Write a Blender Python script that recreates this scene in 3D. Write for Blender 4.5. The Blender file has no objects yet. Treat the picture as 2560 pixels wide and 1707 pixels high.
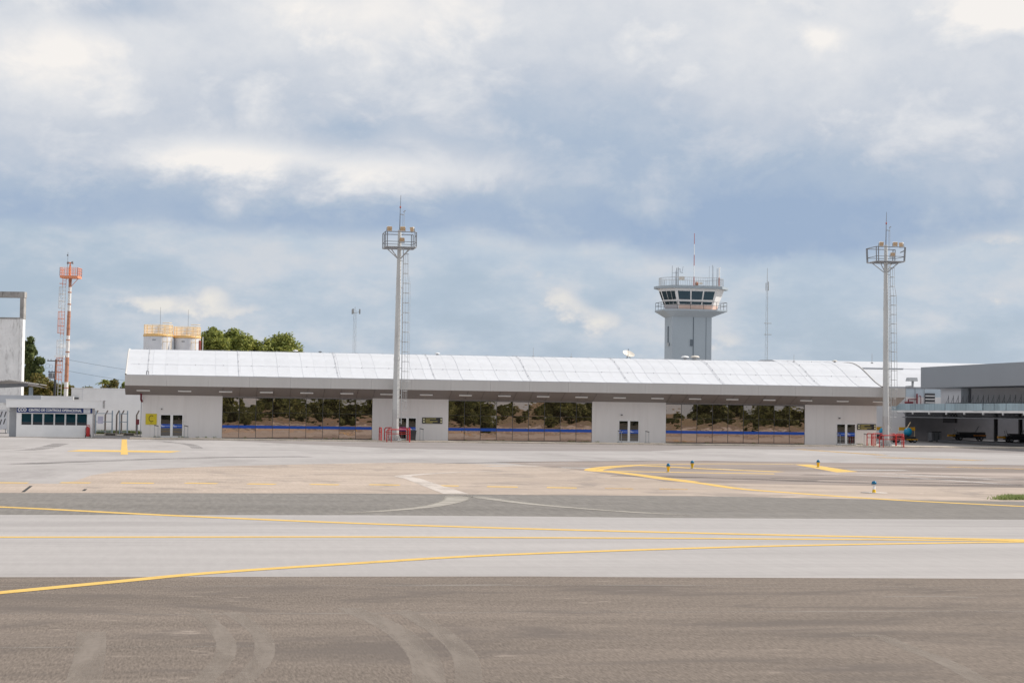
import bpy, math, random
from mathutils import Vector, Matrix

random.seed(11)
sc = bpy.context.scene
col = sc.collection
R = math.radians

# ------------------------------------------------------------------ camera
FPX = 4600.0                      # focal length in pixels of the 2560 px wide photograph
CAM_H = 3.2
PITCH, ROLL = math.atan(172.5 / FPX), 0.0139
cam_d = bpy.data.cameras.new('camera')
cam_d.sensor_width = 36.0
cam_d.lens = 36.0 * FPX / 2560.0
cam_d.clip_start, cam_d.clip_end = 0.5, 9000.0
cam = bpy.data.objects.new('camera', cam_d)
col.objects.link(cam)
MROT = Matrix.Rotation(math.pi / 2 + PITCH, 4, 'X') @ Matrix.Rotation(ROLL, 4, 'Z')
cam.matrix_world = Matrix.Translation((0, 0, CAM_H)) @ MROT
sc.camera = cam
CAM = Vector((0, 0, CAM_H))

# direction of the terminal front
YAW = R(9.85)
UV = Vector((math.cos(YAW), math.sin(YAW), 0))
NV = Vector((-math.sin(YAW), math.cos(YAW), 0))

# ------------------------------------------------------------------ light
EXPOSURE = 0.65
SUN_EL, SUN_TH = R(42), R(-3)
SUN_DIR = (UV * math.cos(SUN_TH) - NV * math.sin(SUN_TH)) * math.cos(SUN_EL) + Vector((0, 0, math.sin(SUN_EL)))
sd = bpy.data.lights.new('sun', 'SUN')
sd.energy, sd.angle, sd.color = 3.0, R(0.9), (1.0, 0.95, 0.88)
so = bpy.data.objects.new('sun', sd)
so.rotation_euler = SUN_DIR.to_track_quat('Z', 'Y').to_euler()
so.location = (60, 100, 120)
col.objects.link(so)

vs = sc.view_settings
vs.view_transform, vs.look, vs.exposure, vs.gamma = 'Standard', 'None', EXPOSURE, 1.0
vs.use_curve_mapping = False
sc.render.engine = 'CYCLES'
sc.cycles.use_denoising = True
sc.cycles.max_bounces = 6
sc.cycles.diffuse_bounces = 3
sc.cycles.transparent_max_bounces = 16


class NT:
    """tiny helper for node expressions"""
    def __init__(self, tree):
        self.t = tree

    def n(self, typ, **kw):
        nd = self.t.nodes.new(typ)
        for k, v in kw.items():
            setattr(nd, k, v)
        return nd

    def put(self, sock, v):
        if isinstance(v, bpy.types.NodeSocket):
            self.t.links.new(v, sock)
        else:
            sock.default_value = v

    def m(self, op, a, b=0.0, c=0.0, clamp=False):
        nd = self.n('ShaderNodeMath', operation=op)
        nd.use_clamp = clamp
        self.put(nd.inputs[0], a)
        self.put(nd.inputs[1], b)
        self.put(nd.inputs[2], c)
        return nd.outputs[0]

    def add(self, a, b): return self.m('ADD', a, b)
    def sub(self, a, b): return self.m('SUBTRACT', a, b)
    def mul(self, a, b): return self.m('MULTIPLY', a, b)

    def step(self, v, a, b):
        nd = self.n('ShaderNodeMapRange', interpolation_type='SMOOTHSTEP')
        self.put(nd.inputs['Value'], v)
        self.put(nd.inputs['From Min'], a)
        self.put(nd.inputs['From Max'], b)
        return nd.outputs[0]

    def mix(self, f, a, b, blend='MIX'):
        nd = self.n('ShaderNodeMix', data_type='RGBA', blend_type=blend)
        self.put(nd.inputs[0], f)
        self.put(nd.inputs[6], a if isinstance(a, bpy.types.NodeSocket) else (*a, 1))
        self.put(nd.inputs[7], b if isinstance(b, bpy.types.NodeSocket) else (*b, 1))
        return nd.outputs[2]

    def noise(self, vec, scale, detail=4.0, rough=0.55, dist=0.0):
        nd = self.n('ShaderNodeTexNoise')
        self.put(nd.inputs['Vector'], vec)
        nd.inputs['Scale'].default_value = scale
        nd.inputs['Detail'].default_value = detail
        nd.inputs['Roughness'].default_value = rough
        nd.inputs['Distortion'].default_value = dist
        return nd

    def ramp(self, f, stops):
        nd = self.n('ShaderNodeValToRGB')
        self.put(nd.inputs[0], f)
        cr = nd.color_ramp
        while len(cr.elements) < len(stops):
            cr.elements.new(0.5)
        for e, (p, c) in zip(cr.elements, stops):
            e.position = p
            e.color = (*c, 1)
        return nd.outputs[0]

    def scalev(self, vec, s):
        nd = self.n('ShaderNodeVectorMath', operation='MULTIPLY')
        self.put(nd.inputs[0], vec)
        nd.inputs[1].default_value = s
        return nd.outputs[0]


def lin(r, g, b):
    f = lambda c: (c / 255 / 12.92) if c / 255 <= 0.04045 else ((c / 255 + 0.055) / 1.055) ** 2.4
    return (f(r), f(g), f(b))


# ------------------------------------------------------------------ sky
world = bpy.data.worlds.new('World')
sc.world = world
world.use_nodes = True
wt = world.node_tree
wt.nodes.clear()
W = NT(wt)
SKY_STRENGTH = 0.1
GAIN = 1.0 / (SKY_STRENGTH * 2 ** EXPOSURE)
tc = W.n('ShaderNodeTexCoord').outputs['Generated']
sep = W.n('ShaderNodeSeparateXYZ')
wt.links.new(tc, sep.inputs[0])
sx, sy, sz = sep.outputs
hor = W.m('SQRT', W.add(W.mul(sx, sx), W.mul(sy, sy)))
AX = W.mul(W.m('ARCTAN2', sx, sy), FPX)                       # azimuth, in milliradian-like units
EY = W.mul(W.m('DIVIDE', sz, W.m('MAXIMUM', hor, 0.02)), FPX)   # tangent of the elevation
nA = W.noise(W.scalev(tc, (1.0, 1.0, 1.6)), 6.5, 3.0, 0.5)
nB = W.noise(W.scalev(tc, (1.0, 1.0, 1.6)), 15.0, 6.0, 0.58, 0.25)
nC = W.noise(W.scalev(tc, (1.0, 1.0, 1.4)), 48.0, 5.0, 0.62)
nL = W.noise(W.scalev(tc, (1.0, 1.0, 2.3)), 15.0, 5.0, 0.6)
nAs, nBs, nCs, nLs = nA.outputs['Fac'], nB.outputs['Fac'], nC.outputs['Fac'], nL.outputs['Fac']
XW = W.m('MULTIPLY_ADD', nCs, 80.0, W.m('MULTIPLY_ADD', nAs, 260.0, W.sub(AX, 170.0)))
YW = W.m('MULTIPLY_ADD', nCs, 40.0, W.m('MULTIPLY_ADD', nBs, 130.0, W.sub(EY, 85.0)))
billow = W.m('ABSOLUTE', W.sub(nBs, 0.5))
cxy = W.n('ShaderNodeCombineXYZ')
wt.links.new(XW, cxy.inputs[0])
wt.links.new(YW, cxy.inputs[1])
XY = cxy.outputs[0]


def blobs(items, base):
    """sum of soft cloud masses: (px, py, half width, half height, amount) around the view direction"""
    s = base
    for px, py, sxx, syy, amp in items:
        cx, cy = px - 1280.0, 1026.0 + ROLL * (px - 1280.0) - py
        v = W.n('ShaderNodeVectorMath', operation='MULTIPLY_ADD')
        wt.links.new(XY, v.inputs[0])
        v.inputs[1].default_value = (1.0 / sxx, 1.0 / syy, 0)
        v.inputs[2].default_value = (-cx / sxx, -cy / syy, 0)
        d = W.n('ShaderNodeVectorMath', operation='DOT_PRODUCT')
        wt.links.new(v.outputs[0], d.inputs[0])
        wt.links.new(v.outputs[0], d.inputs[1])
        e = W.m('POWER', 0.36788, d.outputs['Value'])
        s = W.m('MULTIPLY_ADD', e, amp, s)
    return s


layer = W.ramp(W.mul(YW, 1.0 / 1100.0), [(0.40, (0.17,) * 3), (0.455, (0.20,) * 3), (0.53, (0.38,) * 3), (0.60, (0.47,) * 3), (0.68, (0.52,) * 3), (0.80, (0.63,) * 3)])
bright = W.m('MULTIPLY_ADD', nAs, 0.26, W.m('MULTIPLY_ADD', nBs, 0.46, W.m('MULTIPLY_ADD', nCs, 0.20, W.sub(layer, 0.49))))
bright = W.m('MULTIPLY_ADD', billow, 0.75, bright)
bright = blobs([
    (285, 36, 280, 42, -0.24), (860, 40, 330, 66, 0.20), (2480, 30, 180, 52, 0.36), (120, 200, 190, 110, 0.27),
    (2067, 105, 50, 30, 0.32), (1240, 235, 260, 120, -0.08), (850, 330, 130, 44, -0.16), (1480, 330, 340, 120, -0.12),
    (570, 398, 240, 46, 0.46), (1030, 428, 250, 44, 0.34), (1905, 430, 440, 90, -0.16), (1070, 470, 230, 30, 0.12),
    (1905, 570, 340, 60, -0.10), (2480, 520, 260, 60, 0.10), (700, 540, 700, 50, -0.05),
], bright)
bright = W.m('MULTIPLY_ADD', bright, 1.28, -0.11)
deck_col = W.ramp(bright, [(0.0, lin(157, 177, 204)), (0.25, lin(175, 190, 209)), (0.5, lin(200, 207, 218)),
                           (0.75, lin(224, 226, 230)), (1.0, lin(247, 243, 239))])
# lower edge of the cloud deck
edge = blobs([(1900, 640, 430, 300, 62.0), (2650, 600, 260, 300, -50.0)], W.sub(YW, 445.0))
deck = W.step(edge, -34.0, 20.0)
# thin haze clouds and cumulus underneath
low_n = W.m('MULTIPLY_ADD', nLs, 0.75, W.mul(nAs, 0.25))
low_n = blobs([(1500, 640, 700, 60, 0.10), (2250, 700, 500, 120, 0.12), (850, 640, 360, 60, 0.12), (150, 780, 280, 200, -0.14), (1180, 690, 160, 50, -0.08)], low_n)
low = W.mul(W.step(low_n, 0.32, 0.64), 0.92)
low_col = W.ramp(W.m('MULTIPLY_ADD', nLs, 0.75, W.mul(nCs, 0.25)), [(0.32, lin(181, 197, 216)), (0.48, lin(193, 205, 218)), (0.62, lin(208, 213, 220))])
cum = W.m('MULTIPLY_ADD', nCs, 0.7, W.m('MULTIPLY_ADD', nBs, 0.30, -0.50))
cum = blobs([
    (440, 756, 84, 26, 0.82), (565, 742, 60, 36, 0.85), (650, 768, 62, 18, 0.6),
    (1432, 742, 50, 30, 0.75), (1500, 800, 62, 38, 0.85), (1362, 685, 30, 18, 0.55),
    (1790, 850, 50, 32, 0.65), (2440, 592, 130, 18, 0.5), (2470, 768, 44, 14, 0.5),
    (1960, 850, 90, 16, 0.35), (240, 862, 100, 20, 0.4),
], cum)
cumm = W.mul(W.step(cum, 0.20, 0.58), 0.95)
cum_col = W.ramp(W.m('MULTIPLY_ADD', nCs, 1.1, W.sub(cum, 0.55)), [(0.25, lin(200, 207, 216)), (0.6, lin(217, 218, 220)), (0.95, lin(236, 232, 225))])

sky = W.n('ShaderNodeTexSky')
sky.sky_type = 'NISHITA'
sky.sun_disc = False
sky.sun_elevation = SUN_EL
sky.sun_rotation = math.atan2(SUN_DIR.x, SUN_DIR.y)
sky.air_density, sky.dust_density, sky.ozone_density = 1.0, 1.6, 2.0
blue = W.mix(1.0, sky.outputs[0], (0.60, 0.60, 0.60), 'MULTIPLY')
gain3 = (GAIN, GAIN, GAIN)
blue = W.mix(0.80, blue, tuple(c * GAIN for c in lin(179, 196, 215)))       # humid, washed-out blue


def g(c): return W.mix(1.0, c, gain3, 'MULTIPLY')


c = W.mix(low, blue, g(low_col))
c = W.mix(W.mul(cumm, 0.92), c, g(cum_col))
c = W.mix(W.mul(deck, 0.97), c, g(deck_col))
bg = W.n('ShaderNodeBackground')
wt.links.new(c, bg.inputs[0])
bg.inputs[1].default_value = SKY_STRENGTH
world.cycles.sampling_method = 'MANUAL'
world.cycles.sample_map_resolution = 256
wo = W.n('ShaderNodeOutputWorld')
wt.links.new(bg.outputs[0], wo.inputs[0])


# ------------------------------------------------------------------ unprojection helpers
def ray(px, py):
    v = Vector(((px - 1280.0) / FPX, -(py - 853.5) / FPX, -1.0, 0.0))
    return (MROT @ v).to_3d()


def ground(px, py, z=0.0):
    d = ray(px, py)
    return CAM + d * ((z - CAM_H) / d.z)


def P(px, py, Y):
    d = ray(px, py)
    return CAM + d * (Y / d.y)


A = ground(354, 1092.4, 0.15)
A.z = 0.0
FR = Matrix.Translation(A) @ Matrix.Rotation(YAW, 4, 'Z')
FRI = FR.inverted()


def loc(p): return FRI @ p


def fac(px, py, d=0.0):
    """pixel -> (u, z) on the plane d in the terminal frame"""
    o, v = FRI @ CAM, FRI.to_3x3() @ ray(px, py)
    p = o + v * ((d - o.y) / v.y)
    return p.x, p.z


def side(px, py, u):
    o, v = FRI @ CAM, FRI.to_3x3() @ ray(px, py)
    p = o + v * ((u - o.x) / v.x)
    return p.y, p.z


def gl(px, py, z=0.0):
    p = FRI @ ground(px, py, z)
    return p.x, p.y


# ------------------------------------------------------------------ materials
MATS = {}


def pm(name, colr, rough=0.6, metal=0.0, var=0.10, scale=1.5, bump=0.0, bscale=30.0, spec=0.4, stretch=(1, 1, 1), dirt=None, dirt_amt=0.0, rand=0.0):
    if name in MATS:
        return MATS[name]
    m = bpy.data.materials.new(name)
    m.use_nodes = True
    t = NT(m.node_tree)
    b = m.node_tree.nodes['Principled BSDF']
    co = t.scalev(t.n('ShaderNodeTexCoord').outputs['Object'], stretch)
    n1 = t.noise(co, scale, 5.0, 0.6).outputs['Fac']
    lo = tuple(max(0, x * (1 - var)) for x in colr)
    hi = tuple(min(1, x * (1 + var)) for x in colr)
    c_ = t.ramp(n1, [(0.3, lo), (0.7, hi)])
    if dirt:
        n2 = t.noise(t.scalev(co, (1.0, 1.0, 0.35)), scale * 2.3, 7.0, 0.68, 0.4).outputs['Fac']
        c_ = t.mix(t.mul(t.step(n2, 0.5, 0.72), dirt_amt), c_, dirt)
    if rand:
        oi = t.n('ShaderNodeObjectInfo').outputs['Random']
        v = t.add(1.0 - rand / 2, t.mul(oi, rand))
        hs = t.n('ShaderNodeHueSaturation')
        t.put(hs.inputs['Color'], c_)
        t.put(hs.inputs['Value'], v)
        c_ = hs.outputs[0]
    t.put(b.inputs['Base Color'], c_)
    b.inputs['Roughness'].default_value = rough
    b.inputs['Metallic'].default_value = metal
    b.inputs['Specular IOR Level'].default_value = spec
    if bump:
        bn = t.n('ShaderNodeBump')
        bn.inputs['Distance'].default_value = bump
        t.put(bn.inputs['Height'], t.noise(co, bscale, 4.0, 0.6).outputs['Fac'])
        t.put(b.inputs['Normal'], bn.outputs[0])
    MATS[name] = m
    return m


def glass_mat(name, tint, body, wave=0.0018, wscale=0.55, refl=0.8, rough=0.0):
    """reflective solar glass: coated front over a dark body"""
    m = bpy.data.materials.new(name)
    m.use_nodes = True
    t = NT(m.node_tree)
    m.node_tree.nodes.remove(m.node_tree.nodes['Principled BSDF'])
    out = m.node_tree.nodes['Material Output']
    co = t.n('ShaderNodeTexCoord').outputs['Object']
    bn = t.n('ShaderNodeBump')
    bn.inputs['Distance'].default_value = wave
    va = t.n('ShaderNodeVectorMath', operation='ADD')
    t.put(va.inputs[0], t.scalev(co, (1.0, 1.0, 1.7)))
    rn = t.mul(t.n('ShaderNodeObjectInfo').outputs['Random'], 37.0)
    cb = t.n('ShaderNodeCombineXYZ')
    for i in range(3):
        t.put(cb.inputs[i], rn)
    t.put(va.inputs[1], cb.outputs[0])
    n1 = t.noise(va.outputs[0], wscale, 2.0, 0.45).outputs['Fac']
    t.put(bn.inputs['Height'], n1)
    gl_ = t.n('ShaderNodeBsdfGlossy')
    gl_.inputs['Color'].default_value = (*tint, 1)
    gl_.inputs['Roughness'].default_value = rough
    t.put(gl_.inputs['Normal'], bn.outputs[0])
    df = t.n('ShaderNodeBsdfDiffuse')
    df.inputs['Color'].default_value = (*body, 1)
    mx = t.n('ShaderNodeMixShader')
    mx.inputs[0].default_value = refl
    m.node_tree.links.new(df.outputs[0], mx.inputs[1])
    m.node_tree.links.new(gl_.outputs[0], mx.inputs[2])
    m.node_tree.links.new(mx.outputs[0], out.inputs[0])
    return m


def leaf_mat(name, c0, c1, c2):
    m = bpy.data.materials.new(name)
    m.use_nodes = True
    t = NT(m.node_tree)
    b = m.node_tree.nodes['Principled BSDF']
    rnd = t.n('ShaderNodeNewGeometry').outputs['Random Per Island']
    n1 = t.noise(t.n('ShaderNodeTexCoord').outputs['Object'], 0.5, 3.0).outputs['Fac']
    f = t.add(t.mul(rnd, 0.55), t.mul(n1, 0.45))
    cc = t.ramp(f, [(0.2, c0), (0.5, c1), (0.8, c2)])
    t.put(b.inputs['Base Color'], cc)
    b.inputs['Roughness'].default_value = 0.55
    b.inputs['Specular IOR Level'].default_value = 0.3
    tr = t.n('ShaderNodeBsdfTranslucent')
    t.put(tr.inputs['Color'], cc)
    mx = t.n('ShaderNodeMixShader')
    mx.inputs[0].default_value = 0.42
    m.node_tree.links.new(b.outputs[0], mx.inputs[1])
    m.node_tree.links.new(tr.outputs[0], mx.inputs[2])
    m.node_tree.links.new(mx.outputs[0], m.node_tree.nodes['Material Output'].inputs[0])
    return m


def paving(name, base, var, streak, grain, stain=None, stain_amt=0.0, speck=0.0, sl=0.04, gs=(14.0, 2.6), st=(0.30, 1.0, 0.35), ss=1.1, sp=(0.65, 1.7)):
    """weathered pavement: large clouds, long streaks along the taxi direction, coarse grain"""
    m = bpy.data.materials.new(name)
    m.use_nodes = True
    t = NT(m.node_tree)
    b = m.node_tree.nodes['Principled BSDF']
    co = t.n('ShaderNodeTexCoord').outputs['Object']
    n1 = t.noise(t.scalev(co, (0.35, 1.0, 1.0)), 0.10, 4.0, 0.6).outputs['Fac']
    n2 = t.noise(t.scalev(co, (sl, 1.0, 1.0)), ss, 6.0, 0.72, 0.1).outputs['Fac']
    n3 = t.noise(t.scalev(co, (gs[0], gs[1], 1.0)), 1.0, 3.0, 0.7).outputs['Fac']
    v = t.m('MULTIPLY_ADD', n1, var * 4, 1.0 - var * 2)
    v = t.m('MULTIPLY_ADD', n2, streak * 4, t.sub(v, streak * 2))
    v = t.m('MULTIPLY_ADD', n3, grain * 4, t.sub(v, grain * 2))
    comb = t.n('ShaderNodeCombineColor')
    for i in range(3):
        t.put(comb.inputs[i], t.m('MAXIMUM', v, 0.25))
    c_ = t.mix(1.0, base, comb.outputs[0], 'MULTIPLY')
    if stain:
        n5 = t.noise(t.scalev(co, (st[0], st[1], 1.0)), st[2], 6.0, 0.7, 0.6).outputs['Fac']
        c_ = t.mix(t.mul(t.step(n5, 0.48, 0.66), stain_amt), c_, stain)
    if speck:
        n6 = t.noise(t.scalev(co, (sp[0], sp[1], 1.0)), 1.0, 7.0, 0.78, 0.2).outputs['Fac']
        c_ = t.mix(t.mul(t.step(n6, 0.58, 0.74), speck), c_, tuple(min(1, x * 1.75 + 0.02) for x in base))
    t.put(b.inputs['Base Color'], c_)
    b.inputs['Roughness'].default_value = 0.9
    b.inputs['Specular IOR Level'].default_value = 0.15
    return m


def worn_paint(name, colr, wear=0.5, thr=(0.46, 0.62), scale=2.5, stretch=(0.3, 1, 1), a0=1.0, soft=None):
    """paint or dust film with noise-worn holes"""
    m = bpy.data.materials.new(name)
    m.use_nodes = True
    t = NT(m.node_tree)
    b = m.node_tree.nodes['Principled BSDF']
    tcn = t.n('ShaderNodeTexCoord')
    co = t.scalev(tcn.outputs['Object'], stretch)
    n1 = t.noise(co, scale, 7.0, 0.7, 0.2).outputs['Fac']
    n2 = t.noise(tcn.outputs['Object'], 7.0, 4.0, 0.7).outputs['Fac']
    c_ = t.ramp(n2, [(0.3, tuple(x * 0.88 for x in colr)), (0.7, tuple(min(1, x * 1.08) for x in colr))])
    t.put(b.inputs['Base Color'], c_)
    b.inputs['Roughness'].default_value = 0.8
    al = t.sub(a0, t.mul(t.step(n1, *thr), wear))
    if soft:
        uvn = t.n('ShaderNodeUVMap')
        sp = t.n('ShaderNodeSeparateXYZ')
        t.put(sp.inputs[0], uvn.outputs[0])
        e = t.m('ABSOLUTE', t.sub(sp.outputs[1], 0.5))
        al = t.mul(al, t.sub(1.0, t.step(t.add(e, t.mul(t.sub(n2, 0.5), 0.35)), soft, 0.5)))
        en = t.m('ABSOLUTE', t.sub(sp.outputs[0], 0.5))
        al = t.mul(al, t.sub(1.0, t.step(en, 0.32, 0.5)))
    t.put(b.inputs['Alpha'], al)
    return m


WHITE = pm('white_paint', (0.83, 0.825, 0.82), 0.55, var=0.05, scale=0.7)
WALL = pm('render_wall', (0.75, 0.72, 0.705), 0.7, var=0.04, scale=0.9, dirt=(0.50, 0.45, 0.41), dirt_amt=0.16, stretch=(1, 1, 0.16))
FASCIA = pm('fascia_panel', (0.56, 0.54, 0.52), 0.5, var=0.03, scale=1.0, stretch=(1, 1, 0.2), dirt=(0.44, 0.41, 0.38), dirt_amt=0.18, rand=0.04)
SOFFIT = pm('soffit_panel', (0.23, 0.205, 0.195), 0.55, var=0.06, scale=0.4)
ROOFW = pm('roof_coating', (0.545, 0.555, 0.585), 0.45, var=0.06, scale=0.5, dirt=(0.5, 0.49, 0.47), dirt_amt=0.22, rand=0.05)
DARKM = pm('dark_metal', (0.06, 0.06, 0.065), 0.5, var=0.1)
STEEL = pm('galvanised_steel', (0.42, 0.43, 0.44), 0.5, 0.2, var=0.12, scale=2.0, dirt=(0.22, 0.2, 0.18), dirt_amt=0.3)
STEELD = pm('dull_steel', (0.22, 0.23, 0.25), 0.55, 0.2, var=0.15)
MASTM = pm('mast_paint', (0.56, 0.56, 0.55), 0.5, 0.0, var=0.07, scale=0.8, dirt=(0.30, 0.26, 0.23), dirt_amt=0.45, stretch=(1, 1, 0.35))
MASTB = pm('mast_lower_paint', (0.48, 0.475, 0.465), 0.6, 0.0, var=0.08, scale=1.2, dirt=(0.28, 0.26, 0.24), dirt_amt=0.35)
RED = pm('red_paint', (0.52, 0.035, 0.035), 0.45, var=0.12, dirt=(0.4, 0.12, 0.1), dirt_amt=0.3)
MAROON = pm('maroon_paint', (0.16, 0.02, 0.03), 0.5, var=0.1)
BLUEBAND = pm('blue_film', (0.005, 0.075, 0.44), 0.4, var=0.06)
YSIGN = pm('yellow_sign_face', (0.62, 0.50, 0.02), 0.5, var=0.04)
INK = pm('dark_ink', (0.06, 0.035, 0.01), 0.6, var=0.05)
SIGNK = pm('sign_charcoal', (0.035, 0.034, 0.034), 0.45, var=0.1)
SIGNY = pm('sign_yellow_print', (0.46, 0.40, 0.13), 0.6, var=0.1)
NAVY = pm('navy_sign_face', (0.010, 0.034, 0.15), 0.4, var=0.08)
CREAM = pm('kerb_concrete', (0.58, 0.51, 0.43), 0.85, var=0.2, scale=1.6, bump=0.01, dirt=(0.3, 0.25, 0.2), dirt_amt=0.4)
ORANGE = pm('aviation_orange', (0.76, 0.29, 0.15), 0.5, var=0.08)
RUSTOR = pm('rusted_orange', (0.46, 0.22, 0.14), 0.8, var=0.2, scale=3.0, dirt=(0.16, 0.10, 0.08), dirt_amt=0.8)
BANDW = pm('aviation_white', (0.74, 0.72, 0.70), 0.6, var=0.06, scale=3.0, dirt=(0.40, 0.24, 0.17), dirt_amt=0.55)
TANKW = pm('tank_white', (0.66, 0.67, 0.70), 0.5, var=0.04)
TANKY = pm('tank_yellow', (0.78, 0.50, 0.20), 0.5, var=0.08)
RAILY = pm('yellow_rail_paint', (0.84, 0.64, 0.38), 0.5, var=0.08)
OLDC = pm('stained_concrete', (0.82, 0.81, 0.80), 0.9, var=0.10, scale=0.8, dirt=(0.33, 0.31, 0.30), dirt_amt=0.8, stretch=(1, 1, 0.9))
OLDC2 = pm('weathered_beam', (0.34, 0.325, 0.31), 0.95, var=0.25, scale=0.9, dirt=(0.10, 0.095, 0.09), dirt_amt=0.9)
ASBEST = pm('old_sheet_roof', (0.40, 0.385, 0.375), 0.9, var=0.12, scale=0.6, dirt=(0.2, 0.19, 0.18), dirt_amt=0.5)
TOWERC = pm('tower_cladding', (0.42, 0.475, 0.52), 0.55, var=0.03, scale=0.4)
TOWERD = pm('tower_joint', (0.14, 0.17, 0.20), 0.6, var=0.05)
TOWERR = pm('tower_roof_edge', (0.36, 0.41, 0.45), 0.5, var=0.04)
SILLWARM = pm('sill_warm_light', (0.80, 0.62, 0.54), 0.6, var=0.04)  # warm light on the cab front, put into the sill colour
CONCG = pm('concourse_grey', (0.27, 0.29, 0.32), 0.6, var=0.03, scale=0.15)
CONCW = pm('concourse_wall', (0.56, 0.56, 0.59), 0.75, var=0.06, scale=0.4)
CANOPYP = pm('canopy_parapet_sheet', (0.40, 0.50, 0.55), 0.4, 0.1, var=0.12, scale=1.2, rand=0.25, stretch=(1, 3, 0.4))
YELLOWM = pm('machine_yellow', (0.68, 0.34, 0.02), 0.5, var=0.1)
CYANB = pm('blue_tank_plastic', (0.008, 0.24, 0.42), 0.4, var=0.08)
RUBBER = pm('rubber', (0.025, 0.025, 0.026), 0.85, var=0.1)
BLACKP = pm('black_plastic', (0.03, 0.032, 0.038), 0.5, var=0.1)
WOODP = pm('pole_dark', (0.055, 0.055, 0.06), 0.9, var=0.2)
BARK = pm('bark', (0.12, 0.09, 0.065), 0.95, var=0.25, scale=4.0, bump=0.02)
LENSB = pm('blue_lens', (0.004, 0.13, 0.26), 0.25, var=0.05)
FITY = pm('fitting_yellow', (0.74, 0.46, 0.015), 0.5, var=0.06)
LAMPF = pm('lamp_louvre', (0.62, 0.40, 0.20), 0.5, var=0.1)
DISHM = pm('dish_cream', (0.74, 0.68, 0.60), 0.6, var=0.05)
TUBEW = pm('light_diffuser', (0.85, 0.84, 0.82), 0.4, var=0.02)
GATEB = pm('gate_blue_grey', (0.27, 0.33, 0.39), 0.6, var=0.1)
POSTB = pm('fence_post_concrete', (0.20, 0.17, 0.155), 0.9, var=0.2)
DRAIN = pm('drain_dark', (0.03, 0.03, 0.03), 0.9)
MASTR = pm('mast_red', (0.42, 0.08, 0.05), 0.6, var=0.1)
BRONZE = glass_mat('bronze_solar_glass', (0.53, 0.41, 0.335), (0.07, 0.052, 0.042), 0.0019, 0.75, 0.80)
DOORG = glass_mat('dark_door_glass', (0.20, 0.20, 0.20), (0.03, 0.028, 0.027), 0.0006, 0.8, 0.6)
TEALG = glass_mat('teal_window_glass', (0.05, 0.11, 0.15), (0.004, 0.040, 0.060), 0.0008, 0.8, 0.45)
CABG = glass_mat('cab_glass', (0.055, 0.085, 0.105), (0.008, 0.018, 0.024), 0.002, 0.8, 0.65)
LEAF = leaf_mat('leaf_green', (0.115, 0.150, 0.036), (0.245, 0.275, 0.060), (0.40, 0.40, 0.10))
LEAFD = leaf_mat('leaf_dark', (0.060, 0.086, 0.036), (0.125, 0.160, 0.056), (0.25, 0.265, 0.092))
LEAFY = leaf_mat('leaf_olive', (0.070, 0.075, 0.022), (0.17, 0.155, 0.036), (0.26, 0.175, 0.055))
GRASSM = leaf_mat('grass_blade', (0.13, 0.17, 0.06), (0.22, 0.27, 0.09), (0.32, 0.36, 0.14))


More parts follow.
